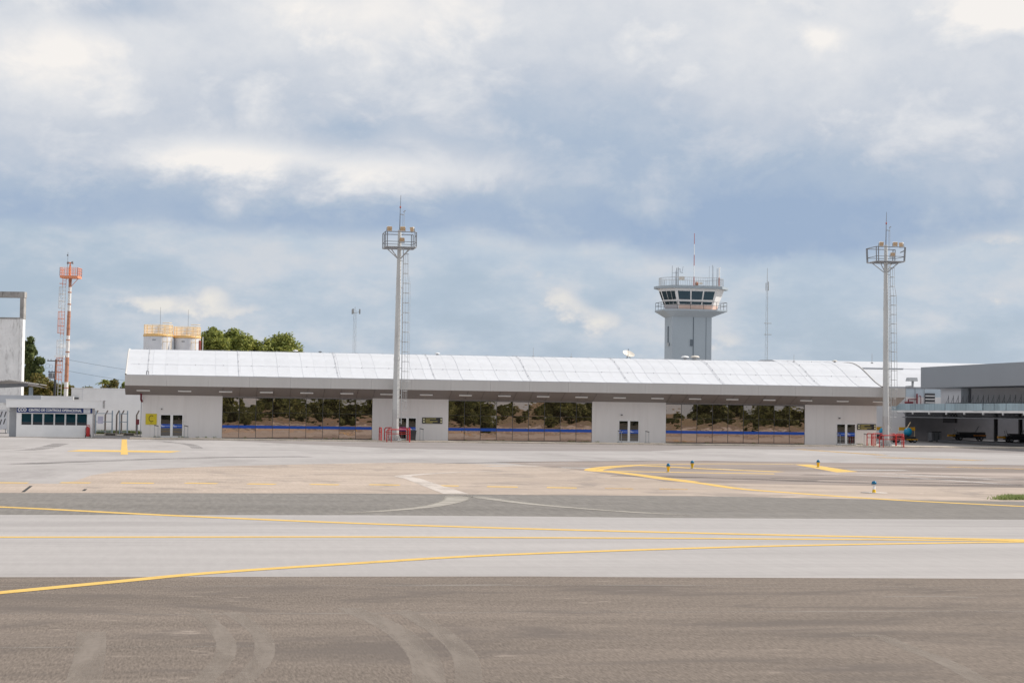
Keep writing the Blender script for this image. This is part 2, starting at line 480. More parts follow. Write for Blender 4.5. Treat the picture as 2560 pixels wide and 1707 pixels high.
# ------------------------------------------------------------------ mesh builder
class MB:
    def __init__(self):
        self.v, self.f, self.s = [], [], []

    def face(self, pts, smooth=False):
        i = len(self.v)
        self.v += [tuple(p) for p in pts]
        self.f.append(tuple(range(i, i + len(pts))))
        self.s.append(smooth)
        return self

    def box(self, x0, x1, y0, y1, z0, z1):
        i = len(self.v)
        self.v += [(x0, y0, z0), (x1, y0, z0), (x1, y1, z0), (x0, y1, z0), (x0, y0, z1), (x1, y0, z1), (x1, y1, z1), (x0, y1, z1)]
        for q in ((0, 3, 2, 1), (4, 5, 6, 7), (0, 1, 5, 4), (1, 2, 6, 5), (2, 3, 7, 6), (3, 0, 4, 7)):
            self.f.append(tuple(i + k for k in q))
            self.s.append(False)
        return self

    def tube(self, p, q, r0, r1=None, n=8, caps=True):
        r1 = r0 if r1 is None else r1
        p, q = Vector(p), Vector(q)
        d = (q - p)
        if d.length < 1e-6:
            return self
        d.normalize()
        a = d.cross(Vector((0, 0, 1)) if abs(d.z) < 0.9 else Vector((1, 0, 0))).normalized()
        b = d.cross(a)
        i = len(self.v)
        for c0, r in ((p, r0), (q, r1)):
            for k in range(n):
                t = 2 * math.pi * k / n
                self.v.append(tuple(c0 + (a * math.cos(t) + b * math.sin(t)) * r))
        for k in range(n):
            k2 = (k + 1) % n
            self.f.append((i + k, i + k2, i + n + k2, i + n + k))
            self.s.append(True)
        if caps:
            self.face([self.v[i + k] for k in range(n)][::-1])
            self.face([self.v[i + n + k] for k in range(n)])
        return self

    def path(self, pts, r, n=6):
        for a, b in zip(pts[:-1], pts[1:]):
            self.tube(a, b, r, r, n)
        return self

    def prism(self, poly, y0, y1):
        """poly in (x, z), extruded along y"""
        n = len(poly)
        self.face([(x, y0, z) for x, z in poly])
        self.face([(x, y1, z) for x, z in poly][::-1])
        for k in range(n):
            (xa, za), (xb, zb) = poly[k], poly[(k + 1) % n]
            self.face([(xa, y0, za), (xa, y1, za), (xb, y1, zb), (xb, y0, zb)])
        return self

    def prism_u(self, poly, x0, x1):
        """poly in (y, z), extruded along x"""
        n = len(poly)
        self.face([(x0, y, z) for y, z in poly])
        self.face([(x1, y, z) for y, z in poly][::-1])
        for k in range(n):
            (ya, za), (yb, zb) = poly[k], poly[(k + 1) % n]
            self.face([(x0, ya, za), (x1, ya, za), (x1, yb, zb), (x0, yb, zb)])
        return self

    def loft(self, rings, cap=True):
        for ra, rb in zip(rings[:-1], rings[1:]):
            n = len(ra)
            for k in range(n):
                k2 = (k + 1) % n
                self.face([ra[k], ra[k2], rb[k2], rb[k]])
        if cap:
            self.face(list(rings[0])[::-1])
            self.face(list(rings[-1]))
        return self

    def lathe(self, prof, n=16, c=(0, 0), smooth=True):
        i = len(self.v)
        for r, z in prof:
            for k in range(n):
                t = 2 * math.pi * k / n
                self.v.append((c[0] + r * math.cos(t), c[1] + r * math.sin(t), z))
        for j in range(len(prof) - 1):
            for k in range(n):
                k2 = (k + 1) % n
                self.f.append((i + j * n + k, i + j * n + k2, i + (j + 1) * n + k2, i + (j + 1) * n + k))
                self.s.append(smooth)
        return self

    def mesh(self, name, mat):
        me = bpy.data.meshes.new(name)
        me.from_pydata(self.v, [], self.f)
        me.polygons.foreach_set('use_smooth', self.s)
        me.materials.append(mat)
        me.update()
        return me

    def build(self, name, mat, parent=None, at=None, rot=None):
        o = bpy.data.objects.new(name, self.mesh(name, mat))
        col.objects.link(o)
        if parent is not None:
            o.parent = parent
        if at is not None:
            o.location = at
        if rot is not None:
            o.rotation_euler = rot
        return o


def inst(src, parent, at=None, rot=None):
    c_ = src.copy()
    col.objects.link(c_)
    c_.parent = parent
    if at is not None:
        c_.location = at
    if rot is not None:
        c_.rotation_euler = rot
    return c_


def copy_tree(o, parent=None):
    c_ = o.copy()
    col.objects.link(c_)
    c_.parent = parent
    for ch in list(o.children):
        copy_tree(ch, c_)
    return c_


def tag(o, label, cat, group=None, kind=None):
    if label:
        o['label'] = label
    if cat:
        o['category'] = cat
    if group:
        o['group'] = group
    if kind:
        o['kind'] = kind
    return o


def thing(name, label, cat, at=(0, 0, 0), rz=0.0, group=None):
    o = bpy.data.objects.new(name, None)
    o.empty_display_size = 0.3
    col.objects.link(o)
    o.location = at
    o.rotation_euler = (0, 0, rz)
    return tag(o, label, cat, group)


def F3(u, d, z=0.0):
    return FR @ Vector((u, d, z))


def text_mesh(name, body, size, mat, parent, at, rot=(math.pi / 2, 0, 0), bold=0.0, width=None, align='LEFT'):
    cu = bpy.data.curves.new(name, 'FONT')
    cu.body, cu.size, cu.extrude, cu.offset = body, size, 0.004, bold
    cu.align_x = align
    cu.resolution_u = 3
    tmp = bpy.data.objects.new(name + '_tmp', cu)
    col.objects.link(tmp)
    dg = bpy.context.evaluated_depsgraph_get()
    me = bpy.data.meshes.new_from_object(tmp.evaluated_get(dg))
    bpy.data.objects.remove(tmp)
    me.materials.clear()
    me.materials.append(mat)
    if width:
        xs = [v.co.x for v in me.vertices]
        k = width / (max(xs) - min(xs))
        for v in me.vertices:
            v.co.x *= k
    o = bpy.data.objects.new(name, me)
    col.objects.link(o)
    o.parent = parent
    o.location = at
    o.rotation_euler = rot
    return o


# ------------------------------------------------------------------ ground
def sheet(name, pts, z, mat, kind='structure', label=None):
    """pts in the terminal frame (u, d)"""
    m = MB()
    m.face([(u, d, z) for u, d in pts])
    o = m.build(name, mat)
    o.matrix_world = FR
    o['kind'] = kind
    if label:
        o['label'] = label
    # face up
    if o.data.polygons[0].normal.z < 0:
        o.data.flip_normals()
    return o


zA = lambda x, y: (x / 2.6133, 1080 + y / 2.6133)
zB = lambda x, y: (860 + x / 2.6133, 1080 + y / 2.6133)
zC = lambda x, y: (1660 + x / 2.6133, 1080 + y / 2.6133)

EARTH = bpy.data.materials.new('earth_and_dry_grass')
EARTH.use_nodes = True
t_ = NT(EARTH.node_tree)
co_ = t_.n('ShaderNodeTexCoord').outputs['Object']
n_ = t_.noise(t_.scalev(co_, (0.25, 1, 1)), 0.06, 8.0, 0.65, 0.5).outputs['Fac']
cc_ = t_.ramp(n_, [(0.34, (0.08, 0.10, 0.04)), (0.46, (0.11, 0.10, 0.05)), (0.54, (0.17, 0.115, 0.08)), (0.68, (0.24, 0.16, 0.115))])
t_.put(EARTH.node_tree.nodes['Principled BSDF'].inputs['Base Color'], cc_)
EARTH.node_tree.nodes['Principled BSDF'].inputs['Roughness'].default_value = 0.95

PAVE_APRON = paving('apron_concrete', (0.355, 0.332, 0.323), 0.08, 0.16, 0.06, (0.255, 0.236, 0.229), 0.65, sl=0.30, ss=0.07, gs=(0.8, 0.10), st=(0.12, 0.06, 1.0))
PAVE_RUNWAY = paving('runway_concrete', (0.355, 0.333, 0.324), 0.06, 0.16, 0.05, (0.275, 0.257, 0.250), 0.60, sl=0.03, ss=0.45, gs=(5.0, 0.7), st=(0.03, 0.35, 1.0))
PAVE_SHOULDER = paving('shoulder_asphalt', (0.192, 0.177, 0.162), 0.08, 0.18, 0.20, (0.175, 0.164, 0.155), 0.4, sl=0.08, ss=0.30, gs=(5.0, 0.7), st=(0.05, 0.3, 1.0))
PAVE_NEAR = paving('taxiway_asphalt', (0.172, 0.141, 0.118), 0.14, 0.20, 0.42, (0.122, 0.102, 0.090), 0.80, speck=1.0, sl=0.14, ss=0.55, gs=(33.0, 4.2), st=(0.22, 0.5, 1.0), sp=(0.5, 1.1))
PAVE_SAND = paving('sandy_worn_concrete', (0.385, 0.316, 0.265), 0.10, 0.22, 0.10, (0.262, 0.222, 0.196), 0.85, sl=0.30, ss=0.20, gs=(11.0, 0.45), st=(0.26, 0.16, 1.0), speck=0.6, sp=(0.4, 0.22))
PAVE_DARK = paving('dark_patched_asphalt', (0.275, 0.230, 0.205), 0.18, 0.60, 0.08, (0.155, 0.134, 0.126), 0.85, sl=0.05, ss=0.16, gs=(0.8, 0.25), st=(0.02, 0.12, 1.0))

gm = MB()
gm.face([(-4000, -4000, 0), (4000, -4000, 0), (4000, 4000, 0), (-4000, 4000, 0)])
go = gm.build('ground', EARTH)
go.matrix_world = FR
go['kind'] = 'structure'


def ext(pts, left=-420.0, right=420.0):
    """pixel polyline -> local points, extended straight along u at both ends"""
    q = [gl(*p) for p in pts]
    return [(left, q[0][1])] + q + [(right, q[-1][1])]


b_sand = ext([zA(0, 397), zA(2352, 400), zB(1200, 410), zB(2352, 418), zC(1200, 436), zC(2352, 455)])
b_run = ext([zA(0, 540), zA(2352, 542), zB(1200, 550), zC(0, 560), zC(2352, 572)])
b_near = ext([zA(0, 947), zA(2352, 943), zB(1200, 942), zC(0, 948), zC(2352, 957)])
far_d = 70.0
sheet('apron', [(-420, far_d)] + b_sand + [(420, far_d)], 0.004, PAVE_APRON)
sheet('taxiway_shoulder', b_run + b_sand[::-1], 0.004, PAVE_SHOULDER)
sheet('runway', b_near + b_run[::-1], 0.004, PAVE_RUNWAY)
sheet('taxiway_edge', [(-420, b_near[0][1] - 62), (420, b_near[0][1] - 62)] + b_near[::-1], 0.004, PAVE_NEAR)

# sandy worn paving with its curved far edge
sand_top = [zA(0, 333), zA(380, 337), zA(500, 316), zA(600, 281), zA(760, 256), zA(1000, 239), zA(1500, 221), zA(2000, 209), zA(2352, 203),
            zB(400, 199), zB(800, 206), zB(1200, 216), zB(1450, 236), zB(1700, 272), zB(2000, 304), zC(0, 322), zC(600, 338), zC(1400, 350), zC(2352, 364)]
st = [gl(*p) for p in sand_top]
st = [(st[0][0] - 60, st[0][1])] + st + [(st[-1][0] + 120, st[-1][1] - 2)]
sb = [(st[0][0], b_sand[0][1])] + b_sand[1:-1] + [(st[-1][0], b_sand[-1][1])]
sheet('worn_paving', sb + st[::-1], 0.006, PAVE_SAND)
# dark patched stand on the right
dk = [zB(1000, 196), zB(1500, 190), zB(2352, 186), zC(800, 196), zC(1600, 206), zC(2352, 216)]
dkl = [gl(*p) for p in dk]
dkb = [gl(*p) for p in sand_top[11:]]
sheet('patched_stand', [dkb[0]] + dkb + [(st[-1][0], st[-1][1]), (dkl[-1][0] + 60, dkl[-1][1])] + dkl[::-1], 0.008, PAVE_DARK)
# darker strip of paving along the terminal kerb
lane = [zA(1500, 56), zA(2352, 66), zB(600, 70), zB(1400, 76), zB(2352, 84), zC(500, 90), zC(2352, 112)]
strip_near = [zC(2352, 138), zC(1500, 124), zC(300, 106), zB(2000, 124), zB(1000, 122), zB(300, 105), zA(2000, 80)]
sheet('kerb_dark_strip', [gl(*p) for p in lane + strip_near], 0.008, paving('dark_strip_paving', (0.245, 0.22, 0.212), 0.08, 0.2, 0.05, None, 0, sl=0.1, ss=0.1, gs=(0.6, 0.1)))


def ribbon(name, pts, width, z, mat, label=None, smooth=True):
    """painted line through pixel points; width in metres (one value or one per point)"""
    q = [Vector((*gl(*p), z)) for p in pts]
    ws = width if isinstance(width, (list, tuple)) else [width] * len(q)
    if smooth and len(q) > 2:
        qq, ww = [], []
        for k in range(len(q) - 1):
            p0, p1, p2, p3 = q[max(k - 1, 0)], q[k], q[k + 1], q[min(k + 2, len(q) - 1)]
            for s in range(6):
                t = s / 6
                qq.append(0.5 * ((2 * p1) + (p2 - p0) * t + (2 * p0 - 5 * p1 + 4 * p2 - p3) * t * t + (3 * p1 - p0 - 3 * p2 + p3) * t ** 3))
                ww.append(ws[k] + (ws[k + 1] - ws[k]) * t)
        q, ws = qq + [q[-1]], ww + [ws[-1]]
    v, f, uv = [], [], []
    L = 0.0
    n = len(q)
    for k, p in enumerate(q):
        d = (q[min(k + 1, n - 1)] - q[max(k - 1, 0)]).normalized()
        s = Vector((-d.y, d.x, 0)) * ws[k] / 2
        v += [tuple(p - s), tuple(p + s)]
    for k in range(n - 1):
        f.append((2 * k, 2 * k + 2, 2 * k + 3, 2 * k + 1))
        uv += [(k / (n - 1), 0), ((k + 1) / (n - 1), 0), ((k + 1) / (n - 1), 1), (k / (n - 1), 1)]
    me = bpy.data.meshes.new(name)
    me.from_pydata(v, [], f)
    ul = me.uv_layers.new(name='UVMap')
    ul.data.foreach_set('uv', [c for p in uv for c in p])
    me.materials.append(mat)
    me.update()
    if me.polygons[0].normal.z < 0:
        me.flip_normals()
    o = bpy.data.objects.new(name, me)
    col.objects.link(o)
    o.matrix_world = FR
    o['kind'] = 'structure'
    if label:
        o['label'] = label
    return o


YLINE = worn_paint('yellow_line_paint', (0.64, 0.41, 0.10), 0.36, (0.50, 0.72))
YFADE = worn_paint('faded_yellow_paint', (0.58, 0.36, 0.12), 0.9, (0.40, 0.62))
PALE = worn_paint('pale_scuffed_line', (0.50, 0.44, 0.395), 0.55, (0.42, 0.70), 1.0, (0.6, 0.25, 1))
PALE2 = worn_paint('dusty_old_line', (0.335, 0.305, 0.265), 0.5, (0.46, 0.70), 1.2, soft=0.3)
TYRE = worn_paint('dusty_tyre_track', (0.262, 0.219, 0.183), 0.40, (0.34, 0.66), 2.2, (1, 0.12, 1), a0=0.70, soft=0.0)
JOINT = worn_paint('pale_seam', (0.27, 0.235, 0.205), 0.7, (0.40, 0.62), 0.8, (0.3, 1, 1), a0=0.75)
SMEAR = worn_paint('white_smear', (0.55, 0.52, 0.50), 0.75, (0.42, 0.64), 1.0, (0.12, 1, 1), a0=0.9, soft=0.02)
RUBB = worn_paint('rubber_streak', (0.07, 0.062, 0.062), 0.7, (0.42, 0.64), 1.0, (0.05, 1, 1), a0=0.46, soft=0.0)

LZ = 0.0100
ribbon('taxiway_line', [zA(-60, 487), zA(300, 503), zA(850, 532), zA(1500, 562), zA(2352, 597), zB(1200, 632), zB(2352, 661), zC(1200, 682), zC(2420, 706)], 0.52, LZ, YLINE)
ribbon('taxiway_line', [zA(-60, 687), zA(1200, 686), zA(2352, 685), zB(1200, 690), zC(0, 694), zC(1200, 702), zC(2420, 712)], 0.40, LZ + 0.0004, YLINE)
ribbon('taxiway_line', [zA(-80, 1058), zA(700, 984), zA(1400, 919), zA(2352, 856), zB(1000, 804), zB(2352, 757), zC(1200, 735), zC(2420, 717)], 0.38, LZ + 0.0008, YLINE)
# T-shaped stand marking
ribbon('stand_bar', [zA(482, 120), zA(1150, 129)], 4.6, LZ, YLINE, smooth=False)
ribbon('stand_bar', [zA(812, 48), zA(812, 147)], 0.46, LZ + 0.0004, YLINE, smooth=False)
# dashed edge line
for (a, b) in ((zA(-20, 330), zA(185, 332)), (zA(395, 330), zA(590, 332)), (zA(790, 332), zA(1005, 334)), (zA(1210, 333), zA(1420, 336)),
               (zA(1620, 338), zA(1800, 341)), (zA(2025, 341), zA(2215, 344)), (zB(165, 343), zB(365, 346)), (zB(560, 349), zB(750, 352)),
               (zB(935, 356), zB(1135, 359)), (zB(1325, 362), zB(1520, 365)), (zB(1705, 368), zB(1890, 371)), (zB(2060, 371), zB(2245, 374))):
    ribbon('edge_dash', [a, b], 0.8, LZ, YFADE if b[0] > 1500 else YLINE, smooth=False)
# looped stand lines
ribbon('stand_line', [zC(850, 211), zC(400, 207), zC(0, 211), zB(1900, 216), zB(1750, 224), zB(1640, 236), zB(1604, 248), zB(1650, 256), zB(1780, 265),
                      zB(1950, 286), zB(2100, 308), zB(2352, 337), zC(500, 371), zC(900, 402), zC(1500, 443), zC(2420, 489)], 0.6, LZ, YLINE)
ribbon('stand_line', [zB(1900, 220), zB(1760, 231), zB(1668, 246), zB(1700, 254), zB(1850, 268), zB(2100, 300), zB(2300, 325)], 0.45, LZ + 0.0004, YLINE)
ribbon('stand_line', [zB(1650, 253), zB(2000, 260), zB(2352, 266), zC(720, 273)], 0.9, LZ + 0.0008, YLINE)
ribbon('stand_line', [zB(1880, 216), zB(2100, 226), zB(2352, 239), zC(760, 260)], 0.9, LZ + 0.0012, YLINE)
sheet('stand_arrow', [gl(*zC(850, 211)), gl(*zC(960, 212)), gl(*zC(1268, 259)), gl(*zC(1130, 263))], LZ, YLINE)
ribbon('stand_line', [zC(1400, 165), zC(1750, 175), zC(2070, 186)], 2.0, LZ, YFADE)
ribbon('stand_line', [zC(1850, 228), zC(2352, 241)], 1.2, LZ, YFADE, smooth=False)
ribbon('stand_line', [zC(880, 112), zC(1430, 150)], 1.2, LZ, YFADE, smooth=False)
# pale scuffed lines
ribbon('scuffed_line', [zB(1500, 252), zB(1000, 254), zB(700, 264), zB(480, 278), zB(385, 289), zB(450, 305), zB(560, 345), zB(640, 372), zB(735, 405)],
       [0.25, 0.3, 0.4, 0.6, 0.8, 0.75, 0.8, 0.9, 1.0], LZ + 0.0012, PALE)
ribbon('scuffed_line', [zB(735, 405), zB(735, 440), zB(640, 472), zB(480, 497), zB(200, 520), zB(-60, 536)],
       [1.3, 1.1, 0.8, 0.6, 0.55, 0.5], LZ + 0.0016, PALE2)
ribbon('scuffed_line', [zB(800, 413), zB(1000, 443), zB(1300, 478), zB(1800, 518), zB(2352, 549)], [0.8, 0.7, 0.6, 0.55, 0.5], LZ + 0.0016, PALE2)
# smears on the stand
for pts, w in (([zC(1180, 246), zC(1400, 248), zC(1620, 250)], 3.2), ([zB(1400, 232), zB(1520, 233), zB(1640, 236)], 2.2), ([zB(1180, 206), zB(1320, 205), zB(1480, 207)], 1.6),
               ([zC(860, 238), zC(960, 238), zC(1040, 240)], 1.2), ([zC(1560, 224), zC(1700, 226), zC(1850, 229)], 1.2), ([zB(900, 225), zB(1100, 219), zB(1300, 222)], 1.5),
               ([zC(750, 262), zC(1500, 292), zC(2352, 350)], 0.8), ([zC(1000, 258), zC(1700, 285), zC(2352, 322)], 0.7), ([zC(1300, 262), zC(1900, 292), zC(2352, 312)], 0.6),
               ([zC(200, 236), zC(420, 242), zC(640, 252)], 1.3)):
    ribbon('paint_smear', pts, w, LZ - 0.0004, SMEAR)
for pts, w in (([zB(1750, 285), zC(200, 297), zC(900, 320), zC(1600, 342), zC(2352, 352)], 1.6), ([zC(700, 300), zC(1400, 318), zC(2352, 345)], 1.4),
               ([zC(0, 290), zC(500, 305), zC(1000, 318)], 1.5), ([zC(900, 278), zC(1600, 300), zC(2352, 328)], 1.2), ([zC(1500, 270), zC(2352, 296)], 1.2),
               ([zA(0, 215), zA(600, 190), zA(1300, 168), zA(2000, 160)], 1.6), ([zA(0, 125), zA(250, 110), zA(400, 75)], 1.3), ([zA(1050, 60), zA(1230, 80), zA(1290, 105)], 0.9),
               ([zB(700, 205), zB(1300, 194), zB(2000, 192)], 1.4)):
    ribbon('rubber_streak', pts, w, LZ - 0.0008, RUBB)
# arcs of dusty tyre tracks on the near asphalt
zD = lambda x, y: (x / 1.8375, 1400 + y / 1.8375)
zE = lambda x, y: (1280 + x / 1.8375, 1400 + y / 1.8375)
for pts, w in (([zD(900, 230), zD(1000, 320), zD(1040, 400), zD(1000, 490), zD(880, 600)], 0.34), ([zD(1060, 240), zD(1190, 330), zD(1215, 420), zD(1170, 500), zD(1060, 600)], 0.34),
               ([zD(1600, 220), zD(1780, 300), zD(1900, 390), zD(1960, 480), zD(1970, 600)], 0.50), ([zD(1850, 230), zD(2020, 330), zD(2120, 420), zD(2150, 500), zD(2150, 600)], 0.42),
               ([zE(1560, 345), zE(1680, 350), zE(1800, 395), zE(1960, 455), zE(2090, 520), zE(2230, 610)], 0.34),
               ([zD(420, 330), zD(410, 450), zD(370, 600)], 0.5), ([zD(0, 246), zD(900, 248), zD(1800, 243), zE(1400, 236), zE(2352, 234)], 0.10),
               ([zE(-600, 118), zE(600, 115), zE(1500, 122), zE(2352, 124)], 0.16), ([zD(0, 402), zD(700, 398), zD(1400, 392)], 0.12), ([zE(1700, 168), zE(1950, 166), zE(2140, 172)], 0.12),
               ([zE(1060, 166), zE(1240, 165)], 0.12), ([zD(0, 122), zD(1200, 118), zD(2352, 112)], 0.14)):
    if w < 0.2:
        ribbon('pavement_seam', pts, w * 0.9, LZ - 0.0044, JOINT)
    else:
        ribbon('tyre_track', pts, w * 0.8, LZ - 0.0040, TYRE)
# drain joints in the sandy strip
for a, b in ((zA(203, 352), zA(150, 392)), (zA(560, 372), zA(545, 384))):
    ribbon('pavement_crack', [a, b], 0.12, LZ, DRAIN, smooth=False)

# ------------------------------------------------------------------ terminal building
UL = fac(2191, 1100)[0]                       # right end of the front wall
DF = -2.4                                     # fascia plane
ZW = fac(353, 987.0)[1]                       # top of wall
ZF0 = fac(312, 963.0, DF)[1]
ZF1 = fac(312, 937.0, DF)[1]
UR0 = fac(312, 950.0, DF)[0]
UR1 = fac(2264, 980.0, DF)[0]
UROOF1 = fac(2207, 965, DF)[0]
KERB = 0.15
term = thing('terminal_building', 'long low grey terminal with white curved roof and three bronze glazed bays', 'building', A, YAW)

kb = thing('kerb', None, None, A, YAW)
kb['kind'] = 'structure'
# sidewalk as pieces
kx = -1.0
ks = MB().box(0, 1.93, -4.1, 0.0, 0.0, KERB)
first = None
while kx < 112:
    if first is None:
        first = ks.build('kerb_stone', CREAM, kb, (kx, 0, 0))
    else:
        inst(first, kb, (kx, 0, random.uniform(-0.012, 0.012)))
    kx += 1.95

bays = []
for xa, xb in ((555, 930.5), (1120.5, 1480), (1664.5, 2012)):
    bays.append((fac(xa, 1060)[0], fac(xb, 1060)[0]))
ZG = ZW - 0.10
segs = [(0.0, bays[0][0]), (bays[0][1], bays[1][0]), (bays[1][1], bays[2][0]), (bays[2][1], UL)]
for a, b in segs:
    MB().box(a, b, 0.0, 0.35, KERB - 0.02, ZW + 0.9).build('wall', WALL, term)
MB().box(0.0, 0.35, 0.352, 14.0, 0.0, ZW + 0.9).build('side_wall', WALL, term)
MB().box(UL - 0.35, UL, 0.352, 14.0, 0.0, ZW + 0.9).build('side_wall', WALL, term)
MB().box(0.0, UL, 14.0, 14.3, 0.0, ZF1).build('rear_wall', WALL, term)
for a, b in bays:
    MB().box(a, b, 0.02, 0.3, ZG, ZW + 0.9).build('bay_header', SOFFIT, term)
    MB().box(a, b, 0.30, 0.34, KERB, ZG).build('bay_lining', DARKM, term)

ZJ = fac(700, 1032)[1]
ZB0, ZB1 = fac(700, 1071.2)[1], fac(700, 1064.0)[1]
NP = 9
for a, b in bays:
    gz = bpy.data.objects.new('glazing', None)
    col.objects.link(gz)
    gz.parent = term
    gz.location = (a, 0.06, 0)
    w = (b - a) / NP
    MB().box(0, b - a, -0.02, 0.06, KERB + 0.0, KERB + 0.06).build('bottom_rail', DARKM, gz)
    MB().box(0, b - a, -0.015, 0.055, ZG - 0.05, ZG).build('top_rail', DARKM, gz)
    mul = MB().box(-0.022, 0.022, -0.022, 0.05, KERB + 0.06, ZG - 0.05).build('mullion', DARKM, gz, (0, 0, 0))
    for k in range(1, NP + 1):
        inst(mul, gz, (w * k, 0, 0))
    tr = MB().box(0.022, w - 0.022, -0.012, 0.045, ZJ - 0.012, ZJ + 0.012).build('transom', DARKM, gz)
    for k in range(1, NP):
        inst(tr, gz, (w * k, 0, 0))
    lowp = hip = band = None
    for k in range(NP):
        rot1 = (R(random.gauss(0, 0.10)), 0, R(random.gauss(0, 0.16)))
        rot2 = (R(random.gauss(0, 0.10)), 0, R(random.gauss(0, 0.16)))
        cx = w * (k + 0.5)
        # each pane has its own mesh data so that its waviness differs
        zc = (KERB + 0.06 + ZJ) / 2
        h = (ZJ - 0.012 - KERB - 0.06) / 2
        hh = w / 2 - 0.022
        o1 = MB().box(-hh, hh, 0, 0.02, -h, h).build('pane', BRONZE, gz, (cx, 0.0, zc), rot1)
        zc2 = (ZJ + ZG - 0.05) / 2
        h2 = (ZG - 0.05 - ZJ - 0.012) / 2
        o2 = MB().box(-hh, hh, 0, 0.02, -h2, h2).build('pane', BRONZE, gz, (cx, 0.0, zc2), rot2)
        if band is None:
            band = MB().box(-hh, hh, -0.014, -0.010, ZB0, ZB1).build('blue_band', BLUEBAND, gz, (cx, 0, 0))
        else:
            inst(band, gz, (cx, 0, 0))
LINES = pm('white_print', (0.62, 0.66, 0.78), 0.5, var=0.04)


def door(px0, px1, pyt):
    ua, zt = fac(px0, pyt)
    ub = fac(px1, pyt)[0]
    z0, wd = KERB + 0.02, ub - ua
    dr = bpy.data.objects.new('door', None)
    col.objects.link(dr)
    dr.parent = term
    dr.location = (ua, -0.03, 0)
    fr = MB()
    fr.box(-0.06, 0.0, -0.04, 0.03, z0, zt + 0.06)
    fr.box(wd, wd + 0.06, -0.04, 0.03, z0, zt + 0.06)
    fr.box(0.0, wd, -0.04, 0.03, zt, zt + 0.06)
    fr.box(0.0, wd, -0.05, 0.03, z0, z0 + 0.12)
    fr.box(wd / 2 - 0.12, wd / 2 + 0.12, -0.05, 0.03, z0 + 0.12, zt)
    fr.build('door_frame', WHITE, dr)
    zs0, zs1 = ZB0 - 0.06, ZB1 + 0.02
    for s in (0, 1):
        x0 = 0.004 if s == 0 else wd / 2 + 0.124
        x1 = wd / 2 - 0.124 if s == 0 else wd - 0.004
        MB().box(x0, x1, -0.02, 0.0, z0 + 0.124, zt - 0.004).build('door_leaf', DOORG, dr)
        bd = MB().box(x0, x1, -0.026, -0.0215, zs0, zs1).build('blue_band', BLUEBAND, dr)
        zm = (zs0 + zs1) / 2
        L = MB()
        w_ = x1 - x0
        # short rounded white lettering block with a rising first stroke, then a thin line
        L.box(x0 + 0.05, x0 + 0.12, -0.032, -0.028, zm - 0.07, zm + 0.13)
        L.box(x0 + 0.13, x0 + 0.24, -0.032, -0.028, zm - 0.07, zm + 0.03)
        L.box(x0 + 0.26, x0 + 0.36, -0.032, -0.028, zm - 0.06, zm + 0.03)
        L.box(x0 + 0.42, x1 - 0.04, -0.032, -0.028, zm - 0.005, zm + 0.022)
        L.build('white_mark', LINES, dr)
    return dr


door(402.5, 456.2, 1037.0)
door(997.5, 1039.5, 1045.0)
door(1548.0, 1596.0, 1052.0)
door(2092.5, 2137.0, 1060.5)

# canopy: fascia and inclined soffit
nfp = 20
fw_ = (UR1 - UR0) / nfp
fp0 = MB().prism_u([(DF, ZF0), (DF, ZF1), (DF + 0.25, ZF1), (DF + 0.25, ZF0 + 0.02)], 0.006, fw_ - 0.006).build('fascia_panel', FASCIA, term, (UR0, 0, 0))
for k in range(1, nfp):
    inst(fp0, term, (UR0 + fw_ * k, random.uniform(-0.006, 0.006), 0))
sof = MB()
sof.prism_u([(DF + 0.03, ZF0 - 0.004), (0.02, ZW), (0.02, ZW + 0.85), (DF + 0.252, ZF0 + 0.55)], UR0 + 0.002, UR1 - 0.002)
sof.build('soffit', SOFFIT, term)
# soffit joints over the bays
sj = None
nrm = Vector((0, ZF0 - ZW, -DF)).normalized()
# luminaires on the soffit
u_first, u_last, nl = fac(358, 980, -1.4)[0], fac(2198, 1000, -1.4)[0], 20
slope = math.atan2(ZF0 - ZW, -DF)
tb = MB().box(-0.63, 0.63, -0.07, 0.07, -0.09, 0.0).build('soffit_light', TUBEW, term)
zs = ZW + (ZF0 - ZW) * (1.3 / -DF)
for k in range(nl):
    u = u_first + (u_last - u_first) * k / (nl - 1)
    o = tb if k == 0 else inst(tb, term)
    o.location = (u, -1.3, zs - 0.02)
    o.rotation_euler = (-slope, 0, 0)
jt = MB().box(-0.012, 0.012, -1.2, 1.2, -0.012, 0.0)
jt0 = None
for a, b in bays:
    for k in range(NP + 1):
        u = a + (b - a) * k / NP
        pos = (u, DF / 2, (ZW + ZF0) / 2 - 0.004)
        if jt0 is None:
            jt0 = jt.build('soffit_joint', DARKM, term, pos, (-slope, 0, 0))
        else:
            inst(jt0, term, pos, (-slope, 0, 0))

# curved roof: narrow sheets that follow the vault profile
prof = [(0, 0.0), (0.9, 0.24), (1.8, 0.52), (3.3, 1.12), (4.4, 1.58), (5.4, 1.98), (6.5, 2.36), (7.5, 2.62), (8.5, 2.80), (9.5, 2.89), (10.5, 2.93)]
prof = prof + [(21.0 - x, z) for x, z in prof[::-1][1:]]
kz = (fac(320, 873.0, 6.5)[1] - ZF1) / 2.93
prof = [(DF + x, ZF1 + 0.03 + z * kz) for x, z in prof]
SW = 1.2
ns = int((UROOF1 - UR0) / SW)
SW = (UROOF1 - UR0 - 0.30) / ns
def strip(x0, x1, lift, th=0.0):
    m = MB()
    for (ya, za), (yb, zb) in zip(prof[:-1], prof[1:]):
        m.face([(x0, ya, za + lift), (x1, ya, za + lift), (x1, yb, zb + lift), (x0, yb, zb + lift)], True)
    return m
sm = strip(0.03, SW - 0.002, 0.03)
